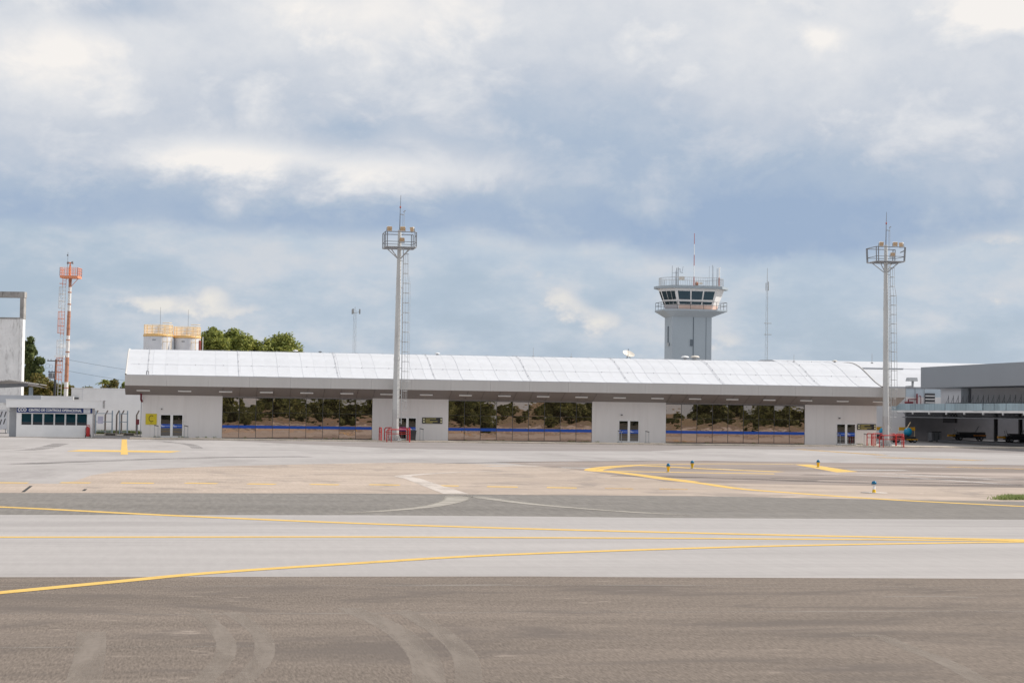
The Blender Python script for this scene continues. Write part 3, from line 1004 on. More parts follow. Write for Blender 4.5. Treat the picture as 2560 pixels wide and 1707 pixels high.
for x0, x1 in ((-0.002, 0.03),):
    for (ya, za), (yb, zb) in zip(prof[:-1], prof[1:]):
        sm.face([(x0, ya, za + 0.04), (x1, ya, za + 0.04), (x1, yb, zb + 0.04), (x0, yb, zb + 0.04)])
        sm.face([(x1, ya, za + 0.04), (x1, ya, za + 0.0), (x1, yb, zb + 0.0), (x1, yb, zb + 0.04)])
        sm.face([(x0, ya, za + 0.0), (x0, ya, za + 0.04), (x0, yb, zb + 0.04), (x0, yb, zb + 0.0)])
sm.face([(0, DF, prof[0][1] - 0.03), (SW - 0.002, DF, prof[0][1] - 0.03), (SW - 0.002, DF, prof[0][1] + 0.03), (0, DF, prof[0][1] + 0.03)])
s0 = sm.build('roof_sheet', ROOFW, term, (UR0 + 0.15, 0, 0))
for k in range(1, ns):
    inst(s0, term, (UR0 + 0.15 + SW * k, 0, random.uniform(-0.008, 0.008)))
# gables and end trims
for x0, x1 in ((UR0 + 0.02, UR0 + 0.14), (UROOF1 - 0.14, UROOF1 - 0.02)):
    MB().prism_u([(DF + 0.1, ZF1 - 0.05)] + [(y, z + 0.015) for y, z in prof] + [(prof[-1][0] - 0.1, ZF1 - 0.05)], x0, x1).build('gable', FASCIA, term)
for x in (UR0 + 0.06, UROOF1 - 0.05):
    m = MB()
    for (ya, za), (yb, zb) in zip(prof[:-1], prof[1:]):
        m.tube((x, ya, za + 0.04), (x, yb, zb + 0.04), 0.08, 0.08, 6, False)
    m.build('roof_edge_trim', FASCIA, term)
# flat roof over the canopy end on the right
MB().box(UROOF1, UR1 - 0.02, DF + 0.26, 6.0, ZF1 - 0.3, ZF1 - 0.05).build('flat_roof', FASCIA, term)
# lightning conductors
CABLE = pm('conductor_grey', (0.48, 0.48, 0.50), 0.6)
for dx in (342, 548, 772, 990, 1205, 1425, 1640, 1855):
    u = fac(dx * 1.0884, 850 * 1.0884, 1.5)[0]
    m = MB()
    for (ya, za), (yb, zb) in zip(prof[:10], prof[1:11]):
        m.tube((u, ya, za + 0.10), (u, yb, zb + 0.10), 0.016, 0.016, 5, False)
    for j in (2, 4, 6, 8):
        y, z = prof[j]
        m.tube((u, y, z), (u, y, z + 0.16), 0.04, 0.035, 6)
    m.build('lightning_conductor', CABLE, term)
for j in (3, 9):
    m = MB()
    y, z = prof[j]
    m.tube((UR0 + 0.4, y, z + 0.09), (UROOF1 - 0.4, y, z + 0.09), 0.010, 0.010, 5)
    uu = UR0 + 1.2
    while uu < UROOF1 - 1:
        m.tube((uu, y, z), (uu, y, z + 0.13), 0.035, 0.03, 6)
        uu += 2.7
    m.build('lightning_conductor', CABLE, term)

# maroon pipe on the left corner
m = MB()
m.path([(-0.12, -0.3, ZW + 0.2), (-0.12, -0.3, ZW - 0.42), (-0.05, -0.12, ZW - 0.60), (-0.05, 0.25, ZW - 0.62)], 0.10, 10)
m.build('downpipe', MAROON, term)
m = MB()
m.tube((-0.10, 0.12, KERB), (-0.10, 0.12, ZW - 0.6), 0.035, 0.035, 6)
m.build('conduit', STEELD, term)


# wall things
def on_wall(name, label, cat, px, py, group=None):
    u, z = fac(px, py)
    return thing(name, label, cat, F3(u, -0.004, z), YAW, group)


sg = on_wall('gate_sign', 'square yellow sign with a dark letter C on the terminal wall', 'sign', 378, 1047.4)
MB().box(-0.53, 0.53, -0.06, 0.0, -0.52, 0.52).build('sign_panel', YSIGN, sg)
m = MB()
for k in range(22):
    a0, a1 = R(48 + k * 264 / 22), R(48 + (k + 1) * 264 / 22)
    ro, ri, cz = 0.285, 0.225, 0.06
    q = [(math.cos(a) * r * 0.92 + 0.03, cz + math.sin(a) * r * 1.12) for a, r in ((a0, ro), (a1, ro), (a1, ri), (a0, ri))]
    m.face([(x, -0.066, z) for x, z in q])
m.build('letter', INK, sg)
m = MB()
for x0, x1 in ((-0.09, -0.03), (-0.01, 0.07)):
    m.box(x0, x1, -0.067, -0.062, -0.37, -0.34)
m.build('caption', INK, sg)

for (px, py, w, h), lab in (((1080.5, 1051.0, 50.5, 15.0), 'charcoal direction sign with yellow print beside the black wheelie bin'),
                            ((2166.0, 1067.0, 46.5, 13.6), 'charcoal direction sign with yellow print at the right end of the terminal wall')):
    s = on_wall('direction_sign', lab, 'sign', px, py, 'direction signs on the terminal wall')
    k = (fac(px + 1, py)[0] - fac(px, py)[0])
    hw, hh = w * k / 2, h * k / 2
    MB().box(-hw, hw, -0.07, 0.0, -hh, hh).build('sign_panel', SIGNK, s)
    pr = MB()
    rng = random.Random(5)
    for z, x1 in ((0.62, 0.30), (0.16, -0.28), (-0.26, 0.44), (-0.68, -0.02)):
        x = -0.66
        while x < x1:
            wl = rng.uniform(0.05, 0.12)
            pr.box(x * hw, (x + wl) * hw, -0.076, -0.072, (z - 0.13) * hh, (z + 0.13) * hh)
            x += wl + 0.018
    pr.build('print', SIGNY, s)
    for x in (-0.83, 0.88):
        for z in (0.42, -0.42):
            MB().face([(x * hw + 0.09 * math.cos(2 * math.pi * j / 8), -0.074, z * hh + 0.09 * math.sin(2 * math.pi * j / 8)) for j in range(8)]).build('pictogram', pm('sign_pale_print', (0.72, 0.68, 0.42), 0.6), s)

for i, (px, py, lab) in enumerate(((404.5, 1022, 'small wall camera above the door beside the yellow sign'), (1553, 1037, 'small wall camera above the door between two glazed bays'),
                                   (2097, 1045, 'small wall camera above the rightmost terminal door'))):
    s = on_wall('security_camera', lab, 'camera', px, py, 'wall cameras above the terminal doors')
    MB().box(-0.05, 0.05, -0.10, 0.0, -0.05, 0.05).build('bracket', STEEL, s)
    MB().box(-0.06, 0.06, -0.36, -0.102, -0.06, 0.05).tube((0, -0.40, -0.005), (0, -0.36, -0.005), 0.045, 0.045, 8).build('camera_body', DARKM, s)

hr_px = ((391, 'slim handrail stand left of the door by the yellow sign'), (465, 'slim handrail stand right of the door by the yellow sign'),
         (1049, 'slim handrail stand just right of the black wheelie bin'), (1541, 'slim handrail stand left of the door between two glazed bays'),
         (1609, 'slim handrail stand right of the door between two glazed bays'), (2084, 'slim handrail stand left of the rightmost terminal door'),
         (2151, 'slim handrail stand under the rightmost direction sign'))
for px, lab in hr_px:
    u = fac(px, 1095)[0]
    s = thing('handrail_stand', lab, 'handrail', F3(u, -1.5, KERB), YAW, 'handrail stands beside the terminal doors')
    m = MB()
    m.tube((-0.16, 0, 0), (-0.16, 0, 1.16), 0.026)
    m.tube((0.16, 0, 0), (0.16, 0, 1.10), 0.026)
    m.build('post', STEEL, s)
    MB().tube((-0.2, 0, 1.18), (0.2, 0, 1.09), 0.04).build('top_rail', DARKM, s)
    MB().box(-0.28, 0.3, -0.12, 0.12, 0.0, 0.05).build('foot', STEELD, s)

cab = thing('hydrant_cabinet', 'dark red fire hydrant box on the left corner of the terminal', 'hydrant box', F3(-0.42, 0.25, 0.0), YAW)
MB().box(-0.16, 0.16, -0.12, 0.12, 1.35, 1.86).build('cabinet', MAROON, cab)
MB().tube((0, 0, 0.0), (0, 0, 1.35), 0.04).build('riser_pipe', STEELD, cab)


# ------------------------------------------------------------------ light masts
def mast(px, py, top_x_shift, label, group, extra=0):
    uu_ = fac(px, py, -3.2)[0]
    g0 = F3(uu_, -3.2, KERB)
    top = P(px, 620 if px < 1500 else 656, g0.y).z
    t = thing('light_mast', label, 'light mast', g0, YAW, group)
    h = top - KERB
    sh = top_x_shift
    lean = lambda z: sh * z / h
    m = MB()
    m.tube((0, 0, 0.05), (lean(3.0), 0, 3.0), 0.355, 0.335, 20)
    m.build('lower_pole', MASTB, t)
    m = MB()
    zz = [3.0, 8, 14, h + 0.05]
    rr = [0.333, 0.29, 0.245, 0.195]
    for a, b, ra, rb in zip(zz[:-1], zz[1:], rr[:-1], rr[1:]):
        m.tube((lean(a), 0, a), (lean(b), 0, b), ra, rb, 20, False)
    for z in (8, 14):
        m.tube((lean(z), 0, z - 0.25), (lean(z), 0, z + 0.05), 0.31 - (z - 8) * 0.0075, None, 20)
    m.build('pole', MASTM, t)
    b = MB()
    b.lathe([(0.0, 0.06), (0.62, 0.06), (0.62, 0.0)], 20)
    b.build('base_plate', STEELD, t)
    gs = MB()
    for k in range(12):
        a = 2 * math.pi * k / 12
        c_, s_ = math.cos(a), math.sin(a)
        gs.face([(c_ * 0.34, s_ * 0.34, 0.06), (c_ * 0.60, s_ * 0.60, 0.06), (c_ * 0.34, s_ * 0.34, 0.62)])
        gs.tube((c_ * 0.55, s_ * 0.55, 0.05), (c_ * 0.55, s_ * 0.55, 0.2), 0.03)
    gs.build('gusset', MASTM, t)
    # platform
    X = sh
    hw = 1.5
    fr = MB()
    oc = [(-hw, -1.34), (-1.34, -hw), (1.34, -hw), (hw, -1.34), (hw, 1.34), (1.34, hw), (-1.34, hw), (-hw, 1.34)]
    for (xa, ya), (xb, yb) in zip(oc, oc[1:] + oc[:1]):
        fr.tube((X + xa, ya, h), (X + xb, yb, h), 0.05, None, 6)
        fr.tube((X + xa, ya, h), (X + xa * 0.15, ya * 0.15, h), 0.04, None, 6)
    fr.build('platform_frame', STEEL, t)
    gr = MB()
    for k in range(-9, 10):
        y = k * 0.15
        w_g = hw - max(0.0, abs(y) - 1.34)
        gr.box(X - w_g, X + w_g, y - 0.02, y + 0.02, h - 0.02, h + 0.02)
    gr.build('platform_grating', STEELD, t)
    rl = MB()
    hr_ = 1.45
    flare = 1.0 if px < 1500 else 1.04
    for i, ((xa, ya), (xb, yb)) in enumerate(zip(oc, oc[1:] + oc[:1])):
        if i == 3:
            rl.tube((X + xa * flare, ya * flare, h + hr_ * 0.8), (X + (xa + xb) / 2 * flare, (ya + yb) / 2 * flare, h + hr_ * 0.72), 0.05, None, 6)
        else:
            rl.tube((X + xa * flare, ya * flare, h + hr_), (X + xb * flare, yb * flare, h + hr_), 0.045, None, 6)
        rl.tube((X + xa, ya, h + 0.5), (X + xb, yb, h + 0.5), 0.032, None, 6)
        rl.tube((X + xa, ya, h), (X + xa * flare, ya * flare, h + hr_), 0.05, None, 6)
    rl.build('guard_rail', STEELD, t)
    for k in range(4):
        a = math.pi / 4 + k * math.pi / 2
        c_, s_ = math.cos(a), math.sin(a)
        MB().tube((X + c_ * 0.2, s_ * 0.2, h - 1.0), (X + c_ * 1.45, s_ * 1.45, h - 0.05), 0.055, None, 6).build('brace', STEEL, t)
    MB().tube((X, 0, h - 0.05), (X, 0, h + 1.75), 0.19, 0.17, 14).build('head_tube', MASTM, t)
    # floodlights
    spots = [(-1.1, -0.9, hr_ + 0.05, R(10)), (0.18, -1.1, hr_ + 0.05, R(-8)), (1.15, -0.8, hr_ + 0.05, R(-55)), (0.15, -0.75, 0.45, R(0))]
    if px > 1500:
        spots = [(-0.85, -0.9, hr_ + 0.05, R(6)), (0.55, -1.1, hr_ + 0.05, R(-8)), (1.35, -0.8, hr_ + 0.05, R(-55)), (0.42, -0.75, 0.45, R(0))]
    fl0 = None
    for (x, y, z, rz) in spots:
        body = MB().box(-0.24, 0.24, -0.02, 0.14, 0.06, 0.48)
        lens = MB()
        for j in range(5):
            lens.box(-0.22, 0.22, -0.035, -0.022, 0.09 + j * 0.085, 0.15 + j * 0.085)
        arm = MB().box(-0.27, -0.243, 0.06, 0.12, 0.0, 0.35).box(0.243, 0.27, 0.06, 0.12, 0.0, 0.35).box(-0.27, 0.27, 0.06, 0.12, -0.05, -0.001)
        f_ = body.build('floodlight', WHITE if px > 1500 else DISHM, t, (X + x, y, h + z), (R(14), 0, rz))
        lens.build('louvre', LAMPF, f_)
        arm.build('bracket', STEELD, f_)
    # spire and camera
    z1 = h + 1.75
    sp = MB()
    sp.tube((X, 0, z1), (X + 0.03, 0, z1 + 2.1), 0.05, 0.035, 6)
    sp.tube((X + 0.03, 0, z1 + 2.1), (X + 0.06, 0, z1 + 3.4), 0.035, 0.02, 6)
    sp.build('spire', STEELD, t)
    MB().lathe([(0.0, z1 + 2.12), (0.07, z1 + 2.14), (0.08, z1 + 2.26), (0.04, z1 + 2.34), (0.0, z1 + 2.35)], 10, (X + 0.03, 0)).build('obstruction_lamp', MASTR, t)
    an = MB()
    an.tube((X, 0, z1 + 1.55), (X + 0.4, 0, z1 + 1.5), 0.04, None, 6)
    an.tube((X + 0.42, 0, h + 1.2), (X + 0.42, 0, z1 + 1.75), 0.022, None, 6)
    an.tube((X + 0.28, 0, h + 1.2), (X + 0.28, 0, z1 + 1.5), 0.012, None, 6)
    an.tube((X + 0.34, 0, z1 + 1.78), (X + 0.54, 0, z1 + 1.92), 0.05, None, 6)
    an.build('whip_antenna', STEEL, t)
    # ladder and cage on the right side
    ld = MB()
    lx0, lx1 = 0.55, 0.55
    for y in (-0.2, 0.2):
        ld.tube((0.56, y, 1.6 if px < 1500 else 0.1), (X + 0.40, y, h + 0.1), 0.026, None, 6)
    z = 1.7
    while z < h:
        f = z / h
        x = 0.56 + (X + 0.40 - 0.56) * f
        ld.tube((x, -0.2, z), (x, 0.2, z), 0.013, None, 5)
        z += 0.32
    z = 1.8
    while z < h:
        f = z / h
        x = 0.56 + (X + 0.40 - 0.56) * f
        ld.tube((lean(z) + 0.2, 0, z), (x, 0, z), 0.028, None, 5)
        z += 2.6
    ld.build('ladder', STEEL, t)
    cg = MB()
    zs_ = []
    z = 2.9
    while z < h - 0.2:
        zs_.append(z)
        z += 0.95
    def ring(z):
        f = z / h
        x = 0.56 + (X + 0.40 - 0.56) * f
        rad = 0.62 if 5.5 < z < h - 3 else 0.46
        return [Vector((x + rad * 0.62 + rad * 0.62 * math.cos(a), 0.40 * math.sin(a), z)) for a in [R(180 - 150 + 30 * 0)] ] if False else \
               [Vector((x + rad * (1 - math.cos(a)), 0.36 * math.sin(a) if a < math.pi else 0.0, z)) for a in []] or \
               [Vector((x + (0.0, 0.30, 0.62, 0.80, 0.62, 0.30, 0.0)[k] * rad * 1.45, (-0.2, -0.36, -0.28, 0.0, 0.28, 0.36, 0.2)[k], z)) for k in range(7)]
    rings = [ring(z) for z in zs_]
    for r_ in rings:
        cg.path(r_, 0.022, 5)
    for k in (1, 2, 3, 4, 5):
        for ra, rb in zip(rings[:-1], rings[1:]):
            cg.tube(ra[k], rb[k], 0.012, None, 4, False)
    cg.build('safety_cage', STEEL, t)
    return t


mast(987.6, 1098.6, 0.12, 'tall grey floodlight mast with ladder in front of the terminal door left of centre', 'floodlight masts along the kerb')
mast(2215.0, 1111.6, -0.15, 'tall grey floodlight mast with ladder at the right end of the terminal', 'floodlight masts along the kerb')


def rail_set(pxc, lab_end):
    """four inverted-U barriers round a mast"""
    pos = {}
    d = -3.25
    u = fac(pxc[0], pxc[1], d)[0]
    W_, D_ = pxc[2], 2.2
    def barrier(w):
        m = MB()
        h, r, c_ = 1.22, 0.052, 0.16
        pts = [(-w / 2, 0, 0), (-w / 2, 0, h - c_), (-w / 2 + 0.05, 0, h - 0.05), (-w / 2 + c_, 0, h), (w / 2 - c_, 0, h), (w / 2 - 0.05, 0, h - 0.05), (w / 2, 0, h - c_), (w / 2, 0, 0)]
        m.path(pts, r, 8)
        return m
    for (x, y, w, rz, lab) in ((0.25, -D_ / 2, W_ - 0.55, 0, 'front red tube barrier round the base of the ' + lab_end), (0.25, D_ / 2, W_ - 0.55, 0, 'rear red tube barrier round the base of the ' + lab_end),
                               (-W_ / 2, 0, D_ - 0.3, math.pi / 2, 'left red tube barrier round the base of the ' + lab_end), (W_ / 2, 0, D_ - 0.3, math.pi / 2, 'right red tube barrier round the base of the ' + lab_end)):
        b = thing('guard_barrier', lab, 'barrier', F3(u + x, d + y, 0.0 if y == -D_ / 2 else KERB * (1 if y >= 0 else 0)), YAW + rz, 'red barriers round the masts')
        barrier(w).build('hoop', RED, b)
        MB().tube((-w / 2 + 0.055, 0, 0.82), (w / 2 - 0.055, 0, 0.82), 0.034).build('mid_rail', RED, b)
        MB().tube((-w / 2 + 0.42, 0, 0), (-w / 2 + 0.42, 0, 1.17), 0.04).build('inner_post', RED, b)


rail_set((986, 1099.4, 2.75), 'left floodlight mast')
rail_set((2213, 1113.0, 3.15), 'right floodlight mast')

# wheelie bin
bu = fac(1031, 1095, -2.6)[0]
bn_ = thing('wheelie_bin', 'black wheelie bin standing beside the left mast barrier', 'bin', F3(bu, -2.6, KERB), YAW)
MB().loft([[(-0.27, -0.3, 0.06), (0.27, -0.3, 0.06), (0.27, 0.3, 0.06), (-0.27, 0.3, 0.06)], [(-0.34, -0.37, 0.95), (0.34, -0.37, 0.95), (0.34, 0.37, 0.95), (-0.34, 0.37, 0.95)]]).build('bin_body', BLACKP, bn_)
MB().loft([[(-0.37, -0.40, 0.955), (0.37, -0.40, 0.955), (0.37, 0.40, 0.955), (-0.37, 0.40, 0.955)], [(-0.31, -0.33, 1.08), (0.31, -0.33, 1.02), (0.31, 0.33, 1.02), (-0.31, 0.33, 1.08)]]).build('lid', BLACKP, bn_)
for s in (-1, 1):
    MB().tube((s * 0.28, 0.30, 0.11), (s * 0.34, 0.30, 0.11), 0.11, None, 12).build('wheel', RUBBER, bn_)

# ------------------------------------------------------------------ apron edge lights
def edge_light(px, py, pyt, label, white=False):
    g0 = ground(px, py, 0.02)
    hgt = (py - pyt) * g0.y / FPX
    t = thing('edge_light', label, 'edge light', (g0.x, g0.y, 0.012), YAW, 'blue taxiway edge lights')
    bm_ = MB()
    if white:
        bm_.lathe([(0.0, 0.01), (0.55, 0.01), (0.55, 0.0)], 20)
        bm_.build('base_plate', pm('pale_concrete_pad', (0.50, 0.45, 0.41), 0.9), t)
        MB().tube((0, 0, 0.01), (0, 0, hgt * 0.28), 0.085, 0.06, 12).build('foot', FITY, t)
        MB().tube((0, 0, hgt * 0.28), (0, 0, hgt * 0.68), 0.055, 0.055, 12).build('stem', WHITE, t)
    else:
        bm_.lathe([(0.0, 0.02), (0.13, 0.02), (0.14, 0.0)], 14)
        bm_.build('base_plate', STEELD, t)
        MB().tube((0, 0, 0.02), (0, 0, hgt * 0.22), 0.06, 0.06, 12).build('foot', FITY, t)
        MB().tube((0, 0, hgt * 0.22), (0, 0, hgt * 0.62), 0.07, 0.105, 12).build('stem', FITY, t)
    z = hgt * (0.68 if white else 0.62)
    MB().tube((0, 0, z), (0, 0, z + hgt * 0.06), 0.115, 0.115, 14).build('collar', STEELD, t)
    k = hgt
    MB().lathe([(0.10, z + k * 0.06), (0.105, z + k * 0.17), (0.085, z + k * 0.26), (0.045, hgt - 0.01), (0.0, hgt)], 14).build('lens', LENSB, t)


edge_light(1670.7, 1179.0, 1157.0, 'yellow edge light with blue lens, leftmost on the looped stand lines')
edge_light(1730.6, 1170.3, 1149.8, 'yellow edge light with blue lens, second from the left on the looped stand lines')
edge_light(2045.4, 1167.5, 1148.4, 'yellow edge light with blue lens beside the solid yellow wedge marking')
edge_light(2185.0, 1230.8, 1201.0, 'white stemmed edge light with blue lens on a pale pad', True)

# ------------------------------------------------------------------ control tower
ZT = 236.0
AXP = 1725.0
tw0 = P(AXP, 1000, ZT)
tw = thing('control_tower', 'blue-grey control tower with glazed cab and railed roof behind the terminal', 'control tower', (tw0.x, tw0.y, 0), YAW)
zt = lambda py: P(AXP, py, ZT).z
K = 0.955
zsh, zga, zgt = zt(794.5), zt(779.5), zt(776.0)
shw, shd = 2.72 * K, 1.95 * K
SX = -0.36
MB().box(SX - shw, SX + shw, -shd, shd, 0, zsh).build('shaft', TOWERC, tw)
for x, w in ((0.20 * K + SX, 0.055), (1.95 * K + SX, 0.022)):
    MB().box(x - w, x + w, -shd - 0.03, -shd - 0.003, 6.0, zsh - 0.004).build('cladding_joint', TOWERD, tw)
MB().box(SX - 0.22, SX + 0.10, -shd - 0.10, -shd - 0.035, zt(866), zt(850)).build('vent_box', TOWERD, tw)
MB().box(SX - shw - 0.06, SX - shw - 0.003, -0.25, 0.25, zt(863), zt(817)).build('side_window', TOWERD, tw)
MB().box(SX - shw - 0.16, SX - shw - 0.065, -0.75, -0.05, zt(866), zt(858)).build('side_box', STEEL, tw)
gal_o = [(-2.75, -3.05), (2.75, -3.05), (4.42, -2.30), (4.42, 2.30), (2.75, 3.05), (-2.75, 3.05), (-4.42, 2.30), (-4.42, -2.30)]
gal_o = [(x * K, y * K) for x, y in gal_o]
s_ring = [(a_ + SX, b_) for a_, b_ in [(-shw, -shd), (shw, -shd), (shw + 0.002, -shd + 0.3), (shw + 0.002, shd - 0.3), (shw, shd), (-shw, shd), (-shw - 0.002, shd - 0.3), (-shw - 0.002, -shd + 0.3)]]
MB().loft([[(x, y, zsh + 0.002) for x, y in s_ring], [(x, y, zga) for x, y in gal_o], [(x, y, zgt) for x, y in gal_o]]).build('gallery', TOWERC, tw)
MB().face([(x * 0.99, y * 0.99, zgt + 0.004) for x, y in gal_o]).build('gallery_floor', pm('gallery_floor_paint', (0.40, 0.30, 0.26), 0.8), tw)
gr = MB()
zr = zt(757.5)
for (xa, ya), (xb, yb) in zip(gal_o, gal_o[1:] + gal_o[:1]):
    for f in (1.0, 0.55):
        gr.tube((xa * 0.98, ya * 0.98, zgt + (zr - zgt) * f), (xb * 0.98, yb * 0.98, zgt + (zr - zgt) * f), 0.026, None, 6)
    L = math.hypot(xb - xa, yb - ya)
    n = max(1, round(L / 1.6))
    for k in range(n):
        t = k / n
        x, y = (xa + (xb - xa) * t) * 0.98, (ya + (yb - ya) * t) * 0.98
        gr.tube((x, y, zgt), (x, y, zr), 0.026, None, 6)
gr.build('gallery_rail', DARKM, tw)
zc0, zc1 = zgt, zt(724.5)
ob = [(-2.30, -2.15), (2.30, -2.15), (3.45, -0.35), (3.45, 0.35), (2.30, 2.15), (-2.30, 2.15), (-3.45, 0.35), (-3.45, -0.35)]
ot = [(-2.95, -2.75), (2.95, -2.75), (4.45, -0.5), (4.45, 0.5), (2.95, 2.75), (-2.95, 2.75), (-4.45, 0.5), (-4.45, -0.5)]
ob = [(x * K, y * K) for x, y in ob]
ot = [(x * K, y * K) for x, y in ot]
MB().loft([[(x, y, zc0 + 0.006) for x, y in ob], [(x, y, zc1) for x, y in ot]]).build('cab', WHITE, tw)


def quad_pt(i, s, z):
    j = (i + 1) % 8
    f = (z - zc0) / (zc1 - zc0)
    a = Vector((*ob[i], 0)).lerp(Vector((*ot[i], 0)), f)
    b = Vector((*ob[j], 0)).lerp(Vector((*ot[j], 0)), f)
    p = a.lerp(b, s)
    p.z = z
    return p


def slab(i, s0, s1, z0, z1, off, th=0.03):
    a, b, c_, d = quad_pt(i, s0, z0), quad_pt(i, s1, z0), quad_pt(i, s1, z1), quad_pt(i, s0, z1)
    n = (b - a).cross(d - a).normalized()
    m = MB()
    m.loft([[p + n * (off - th) for p in (a, b, c_, d)], [p + n * off for p in (a, b, c_, d)]])
    return m


zw = [zt(763.0), zt(756.5), zt(751.5), zt(731.0)]
for i in range(8):
    narrow = i in (2, 6)
    cols = [(0.15, 0.85)] if narrow else [(0.055, 0.35), (0.385, 0.655), (0.69, 0.945)]
    if i == 1:
        cols = []
    for a, b in cols:
        slab(i, a, b, zw[0], zw[1], 0.02).build('window_pane', CABG, tw)
        slab(i, a, b, zw[2], zw[3], 0.02).build('window_pane', CABG, tw)
    slab(i, 0.02, 0.98, zc0 + 0.09, zw[0] - 0.12, 0.014).build('sill_panel', SILLWARM if i in (0, 1) else CONCW, tw)  # front sills carry painted warm light, the others stay grey
rs = [(-3.45, -3.05), (3.45, -3.05), (5.0, -0.65), (5.0, 0.65), (3.45, 3.05), (-3.45, 3.05), (-5.0, 0.65), (-5.0, -0.65)]
rs = [(x * K, y * K) for x, y in rs]
zr0, zr1 = zc1 + 0.004, zt(718.5)
MB().loft([[(x, y, zr0) for x, y in rs], [(x, y, zr1) for x, y in rs]]).build('roof_slab', TOWERR, tw)
rr = MB()
zrt = zt(697.0)
ri = [(x * 0.86, y * 0.9) for x, y in rs]
for (xa, ya), (xb, yb) in zip(ri, ri[1:] + ri[:1]):
    for f in (1.0, 0.06):
        rr.tube((xa, ya, zr1 + (zrt - zr1) * f), (xb, yb, zr1 + (zrt - zr1) * f), 0.028, None, 5)
    L = math.hypot(xb - xa, yb - ya)
    n = max(2, round(L / 0.24))
    for k in range(n):
        t = k / n
        x, y = xa + (xb - xa) * t, ya + (yb - ya) * t
        rr.tube((x, y, zr1), (x, y, zrt), 0.03 if k == 0 else 0.013, None, 4, False)
rr.build('roof_rail', STEEL, tw)
# antennas on the cab roof
MX = 0.25
z = zr1
zm = zt(584)
nb = 5
for k in range(nb):
    a, b = zr1 + (zm - zr1) * k / nb, zr1 + (zm - zr1) * (k + 1) / nb
    MB().tube((MX, -0.4, a), (MX, -0.4, b), 0.058 - k * 0.005, 0.053 - k * 0.005, 8).build('mast_section', MASTR if k % 2 == 0 else WHITE, tw)
bx = MB().box(-0.15, 0.3, -2.5, -2.2, zr1, zr1 + 0.62)
bx.build('horn_box', WHITE, tw)
MB().tube((0.05, -2.62, zr1 + 0.3), (0.05, -2.5, zr1 + 0.3), 0.16, 0.22, 14).build('horn', RUSTOR, tw)
MB().box(0.45, 0.85, -2.4, -2.1, zr1 + 0.25, zr1 + 0.5).build('lamp_box', DISHM, tw)
MB().box(-2.15, -1.5, -2.3, -2.0, zrt - 0.35, zrt + 0.1).build('spot_box', DISHM, tw)
for x, y, h, r in ((-2.95, -1.6, 2.6, 0.03), (-2.6, -1.9, 1.9, 0.022), (-2.45, -1.9, 2.3, 0.05), (-2.25, -1.9, 2.4, 0.05), (2.35, -1.6, 2.8, 0.03), (2.05, -1.2, 2.7, 0.016), (2.6, -1.2, 2.7, 0.016), (3.0, -1.5, 2.4, 0.035)):
    MB().tube((x, y, zr1), (x, y, zr1 + h), r, r * 0.8, 6).build('antenna', STEELD, tw)
MB().tube((3.28, -1.5, zr1), (3.28, -1.5, zr1 + 1.25), 0.09, 0.09, 8).build('vent_pipe', MASTR, tw)
MB().tube((3.28, -1.5, zr1 + 1.25), (3.28, -1.5, zr1 + 2.5), 0.10, 0.10, 8).tube((3.0, -1.5, zr1 + 2.48), (3.5, -1.5, zr1 + 2.48), 0.03).build('vent_pipe', WHITE, tw)
fr = MB()
fr.path([(-2.25, -1.9, zr1 + 2.1), (-2.0, -1.9, zr1 + 2.2), (-2.0, -1.9, zr1 + 1.75), (-1.6, -1.9, zr1 + 1.7)], 0.03, 5)
fr.path([(-1.75, -1.9, zr1 + 1.7), (-1.6, -1.9, zr1 + 2.5)], 0.02, 5)
fr.path([(-2.95, -1.6, zr1 + 1.7), (-2.25, -1.9, zr1 + 1.7)], 0.02, 5)
fr.build('antenna', STEELD, tw)


# ------------------------------------------------------------------ lattice masts
def lattice(px, pyb, pyt, Y, w0, w1, label, seg=1.5, red=False, r=0.015):
    b0 = P(px, pyb, Y)
    h = P(px, pyt, Y).z
    t = thing('lattice_mast', label, 'antenna mast', (b0.x, b0.y, 0), YAW, 'thin lattice masts on the skyline')
    m = MB()
    n = max(4, int(h / seg))
    def legs(z):
        w = w0 + (w1 - w0) * z / h
        return [Vector((w / 2 * math.cos(a), w / 2 * math.sin(a), z)) for a in (R(-90), R(30), R(150))]
    for k in range(n):
        a, b = legs(h * k / n), legs(h * (k + 1) / n)
        for j in range(3):
            m.tube(a[j], b[j], r, None, 5, False)
            m.tube(a[j], b[(j + 1) % 3], r * 0.55, None, 4, False)
            m.tube(b[j], b[(j + 1) % 3], r * 0.55, None, 4, False)
    m.build('lattice', STEEL, t)
    return t, h


t, h = lattice(886, 880, 776, 320.0, 0.75, 0.55, 'grey lattice mast behind the roof left of the floodlight mast')
m = MB()
m.tube((0, 0, h), (0, 0, h + 0.6), 0.04)
for a in (0, 2.1, 4.2):
    m.tube((0, 0, h - 0.5), (0.8 * math.cos(a), 0.8 * math.sin(a), h - 0.2), 0.03)
    m.box(0.8 * math.cos(a) - 0.12, 0.8 * math.cos(a) + 0.12, 0.8 * math.sin(a) - 0.12, 0.8 * math.sin(a) + 0.12, h - 0.6, h + 0.25)
m.build('antenna', STEEL, t)
t, h = lattice(1916.5, 895, 712, 285.0, 0.72, 0.30, 'thin pale lattice mast right of the control tower')
m = MB()
m.tube((0, 0, h), (0, 0, h + 2.6), 0.05, 0.03)
m.tube((0.2, 0, h - 0.9), (0.2, 0, h + 0.5), 0.07)
m.tube((-0.2, 0, h - 0.9), (-0.2, 0, h + 0.3), 0.06)
m.build('antenna', STEEL, t)
m = MB()
for z in (P(1916.5, 808, 285).z, P(1916.5, 836, 285).z):
    m.tube((-0.45, 0, z), (0.75, 0, z), 0.05)
